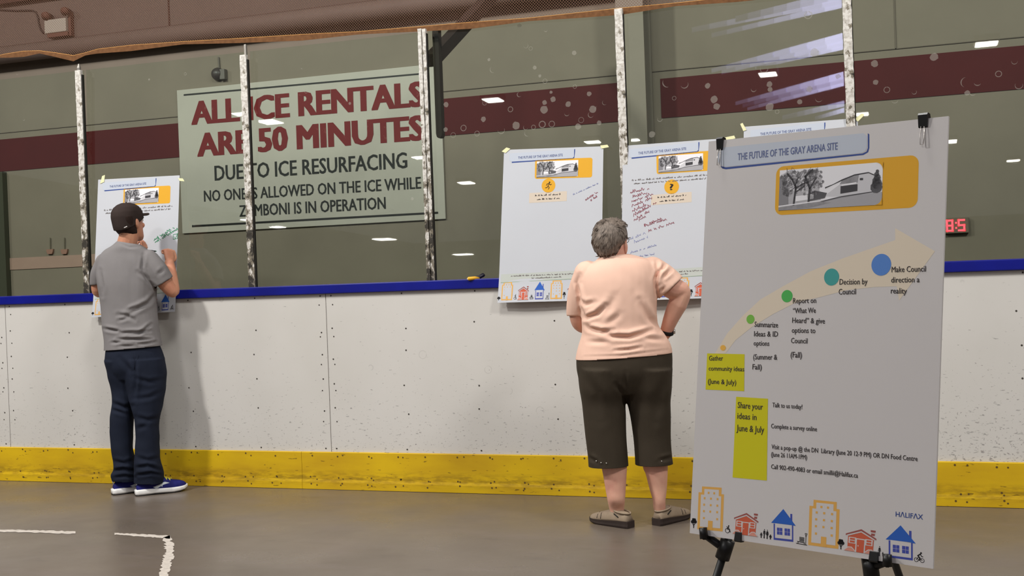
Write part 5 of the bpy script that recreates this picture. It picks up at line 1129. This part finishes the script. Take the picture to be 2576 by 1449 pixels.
# hair: full short crop with tufts
bm = bmesh.new()
m.loft(bm, [((1525, 549), (1550, 549), .02, .0), ((1509, 553), (1563, 553), .05, .0), ((1498, 566), (1573, 563), .078, -.005), ((1491, 585), (1577, 580), .094, -.008), ((1489, 603), (1578, 598), .098, -.012), ((1492, 620), (1570, 612), .092, -.016), ((1499, 634), (1561, 624), .076, -.022), ((1508, 645), (1556, 636), .058, -.028)])
me = voxel(bm, .005, 3); rumple(me, .004, (30, 30, 20), 2.); b = to_bm(me)
rnd = random.Random(8); b.verts.ensure_lookup_table(); b.normal_update(); vs = [(v.co.copy(), v.normal.copy()) for v in b.verts]
whorl = V(m.pt(1545, 572, -.09))
for k in range(360):
    p, nrm = rnd.choice(vs)
    if nrm.dot(V(FH)) > .55: continue
    dr = (p-whorl); dr = dr-nrm*dr.dot(nrm); dr = (dr.normalized() if dr.length > .001 else Vector((0, 0, -1)))*.7+Vector((0, 0, -.6))+V(RH)*rnd.uniform(-.2, .2); dr = (dr-nrm*dr.dot(nrm)).normalized(); L = rnd.uniform(.02, .042); w = rnd.uniform(.0018, .0036)
    add_tube(b, [p-nrm*.004, p+dr*L*.4-nrm*.0002, p+dr*L*.8-nrm*.0012, p+dr*L-nrm*rnd.uniform(.001, .006)], [w, w*.9, w*.55, .0006], 5)
build('hair', b, 'hair_grey', WP, True)
# ear in front of the hair, glasses
bm = bmesh.new(); add_ball(bm, m.pt(1573.5, 622, -.034), (.0115, .013, .031), 14, (RH, FH, UP)); add_ball(bm, m.pt(1572.5, 634, -.030), (.010, .01, .012), 10); bmv = voxel(bm, .003, 3); build('ear', to_bm(bmv), 'skin_fair', WP, True)
gl = empty('eyeglasses', m.pt(1578, 600, .06)); gl.parent = WP; gl.location = gl.location-WP.location
bm = bmesh.new()
for q in (-1, 1): add_tube(bm, [hd.p(q*.080, -.012, .010), hd.p(q*.083, .03, .018), hd.p(q*.084, .085, .022), hd.p(q*.076, .106, .022)], .0022, 8)
build('temple', bm, 'metal_dark', gl, True); bm = bmesh.new()
for q in (-1, 1): add_tube(bm, [hd.p(q*.040+.034*math.cos(t), .110-.02*abs(math.cos(t)*.5+q*.5)*.6, .010+.019*math.sin(t)) for t in [2*PI*j/24 for j in range(25)]], .0016, 6)
add_tube(bm, [hd.p(-.008, .110, .014), hd.p(0, .114, .018), hd.p(.008, .110, .014)], .0016, 6); build('rims', bm, 'metal_dark', gl, True)
# watch on the right wrist
wp = m.pt(1678, 834, .05); ax = V(m.pt(1675, 845, .06)-m.pt(1683, 815, .035)).normalized(); _, s_, t_ = frame_of(ax)
bm = bmesh.new(); add_loft(bm, [[V(wp)+ax*a+(s_*math.cos(q)+t_*math.sin(q))*r for q in [2*PI*j/24 for j in range(24)]] for a, r in ((-.010, .0335), (-.008, .0355), (.008, .0355), (.010, .0335))]); wb = build('watch', bm, 'outsole_black', WP, True)
bm = bmesh.new(); add_tube(bm, [V(wp)+V(RH)*.031-V(FH)*.010, V(wp)+V(RH)*.040-V(FH)*.012], [.014, .012], 16); build('watch_case', bm, 'metal_silver', wb, True)
# t-shirt
bm = bmesh.new()
m.loft(bm, [((1508, 645), (1580, 638), .066, .0), ((1494, 660), (1610, 645), .090, .0), ((1474, 674), (1638, 655), .110, .0), ((1461, 692), (1652, 675), .128, .0), ((1455, 720), (1655, 705), .145, .0), ((1457, 755), (1653, 745), .152, .0), ((1462, 788), (1652, 782), .155, .0), ((1463, 820), (1655, 815), .155, .0), ((1463, 842), (1670, 838), .16, .0), ((1456, 868), (1685, 862), .166, .0), ((1450, 893), (1690, 880), .17, .0), ((1446, 918), (1692, 905), .17, .0)])
ca = m.pt(1688, 725, -.005); arm = V(m.pt(1715, 757, -.01)-m.pt(1661, 700, 0))
K1 = sleeve(bm, m, [(1640, 682, 0, .074), (1662, 698, 0, .077), (1684, 720, -.005, .080), (1706, 744, -.01, .082)], ca, arm)
K2 = sleeve(bm, m, [(1478, 690, .01, .07), (1462, 725, .035, .062), (1453, 765, .06, .056), (1451, 800, .085, .052), (1453, 830, .09, .05)], m.pt(1452, 795, .085), -UP)
WF = [([(1463, 779), (1471, 801), (1502, 790), (1523, 768)], .010, 6), ([(1472, 816), (1482, 827), (1513, 834), (1543, 832)], .010, 6), ([(1518, 839), (1542, 847), (1583, 848), (1612, 840), (1640, 831)], .011, 6), ([(1458, 755), (1474, 766), (1496, 760)], .006, 6), ([(1608, 755), (1632, 800), (1660, 830)], .008, 8), ([(1545, 882), (1583, 879), (1614, 873)], .006, 4), ([(1470, 897), (1560, 895), (1680, 880)], .002, 3),
      ([(1651, 656), (1655, 682), (1648, 705), (1652, 750)], .010, 5), ([(1675, 664), (1660, 684), (1655, 702)], .008, 5), ([(1688, 680), (1664, 700)], .006, 5), ([(1458, 690), (1450, 712), (1458, 745), (1463, 782)], .008, 5), ([(1500, 800), (1530, 775), (1548, 745)], .005, 10), ([(1530, 815), (1560, 790)], .004, 8), ([(1660, 735), (1672, 722)], .005, 4), ([(1480, 860), (1530, 862)], .004, 6), ([(1620, 850), (1668, 855)], .005, 6), ([(1560, 665), (1600, 720), (1606, 770)], .003, 16)]
garment('t_shirt', bm, .006, 7, 'shirt_peach', WP, WF, [(m.pt(1568, 895, 0), np.cross(FH, m.pt(1690, 885.5)-m.pt(1446, 904.5)), .6), K1, K2], (.003, (6, 6, 8), 5.))
# capri pants
bm = bmesh.new()
m.loft(bm, [((1452, 885), (1686, 872), .162, .0), ((1449, 905), (1690, 890), .166, .0), ((1451, 935), (1690, 930), .168, .0), ((1460, 965), (1686, 962), .145, .0), ((1475, 988), (1672, 988), .115, .0)])
m.loft(bm, [((1452, 925), (1592, 925), .166, .0), ((1457, 975), (1582, 975), .145, .0), ((1463, 1010), (1573, 1010), .122, .0), ((1467, 1045), (1574, 1045), .108, -.01), ((1473, 1100), (1576, 1100), .097, -.02), ((1478, 1145), (1579, 1145), .092, -.025), ((1480, 1190), (1582, 1190), .090, -.03)])
m.loft(bm, [((1556, 925), (1690, 925), .166, .0), ((1566, 975), (1689, 975), .145, .0), ((1576.5, 1010), (1686, 1010), .122, .0), ((1585, 1045), (1687, 1045), .108, -.01), ((1593, 1100), (1687, 1100), .097, -.015), ((1597, 1145), (1690, 1145), .092, -.02), ((1599, 1190), (1697, 1190), .090, -.02)])
PF = [([(1548, 968), (1562, 982), (1573, 1002)], .003, 6), ([(1573, 935), (1573, 965), (1574, 1000)], .003, 5), ([(1470, 940), (1500, 990), (1510, 1060)], .004, 12), ([(1680, 950), (1655, 1000), (1650, 1060)], .004, 12), ([(1480, 1150), (1500, 1162)], .004, 5), ([(1660, 1158), (1694, 1150)], .004, 5)]
garment('capri_pants', bm, .006, 8, 'pants_olive', WP, PF, [(m.pt(1588, 1169, -.025), -UP, .4)], (.003, (6, 6, 5), 1.))
for q in ((1525.5, 1165.5, -.118), (1664.5, 1160.5, -.108), (1512, 1164, -.115), (1500, 1160, -.105)):
    bm = bmesh.new(); add_ball(bm, m.pt(*q), .0035, 8); build('stud', bm, 'metal_silver', WP, True)
TP = [(0, .024, .03, .060, 0), (.012, .031, .03, .074, 0), (.05, .035, .03, .080, 0), (.09, .038, .029, .083, 0), (.125, .041, .027, .078, 0), (.165, .043, .025, .066, 0), (.205, .041, .023, .055, 0), (.235, .032, .022, .045, 0), (.252, .013, .022, .034, 0)]
TS = [(-.008, .027, .0, .034, 0), (.004, .034, 0, .035, 0), (.05, .038, 0, .034, 0), (.11, .041, 0, .030, 0), (.17, .045, .0, .026, 0), (.21, .043, .003, .025, 0), (.24, .033, .009, .025, 0), (.262, .010, .017, .025, 0)]
def loafer(heel, dirn, label, q):
    s = Shoe(heel, dirn, TP, TS, 2.4); up_ = build('shoe', s.upper(), 'shoe_taupe', WP, True); up_['label'] = label
    build('sole', s.solemesh(0, 1, 0), 'sole_brown', up_)
    bm = bmesh.new(); add_tube(bm, [s.side(.045, .052, q, .0015), s.side(.075, .066, q, .0015)], .0028, 6); build('strap_slit', bm, 'outsole_black', up_, True)
    bm = bmesh.new()
    for t in (.155, .180):
        add_tube(bm, [s.side(t, .034, q, .001), s.side(t, .050, q, .001), s.side(t+.004, .060, q, .001)], .0016, 6)
    build('seam', bm, 'sole_brown', up_, True)
    bm = bmesh.new(); add_tube(bm, [s.p(-.001+.05*(1-math.cos(t)), .032*math.sin(t)*.95, .070+.012*(1-math.cos(t))*.5) for t in [2*PI*j/24 for j in range(25)]], .0045, 8); build('collar', bm, 'shoe_taupe', up_, True)
loafer((-1.325, -.765), (-.885, .465), 'left taupe slip-on shoe', -1); loafer((-1.205, -.690), (.45, .89), 'right taupe slip-on shoe', 1)
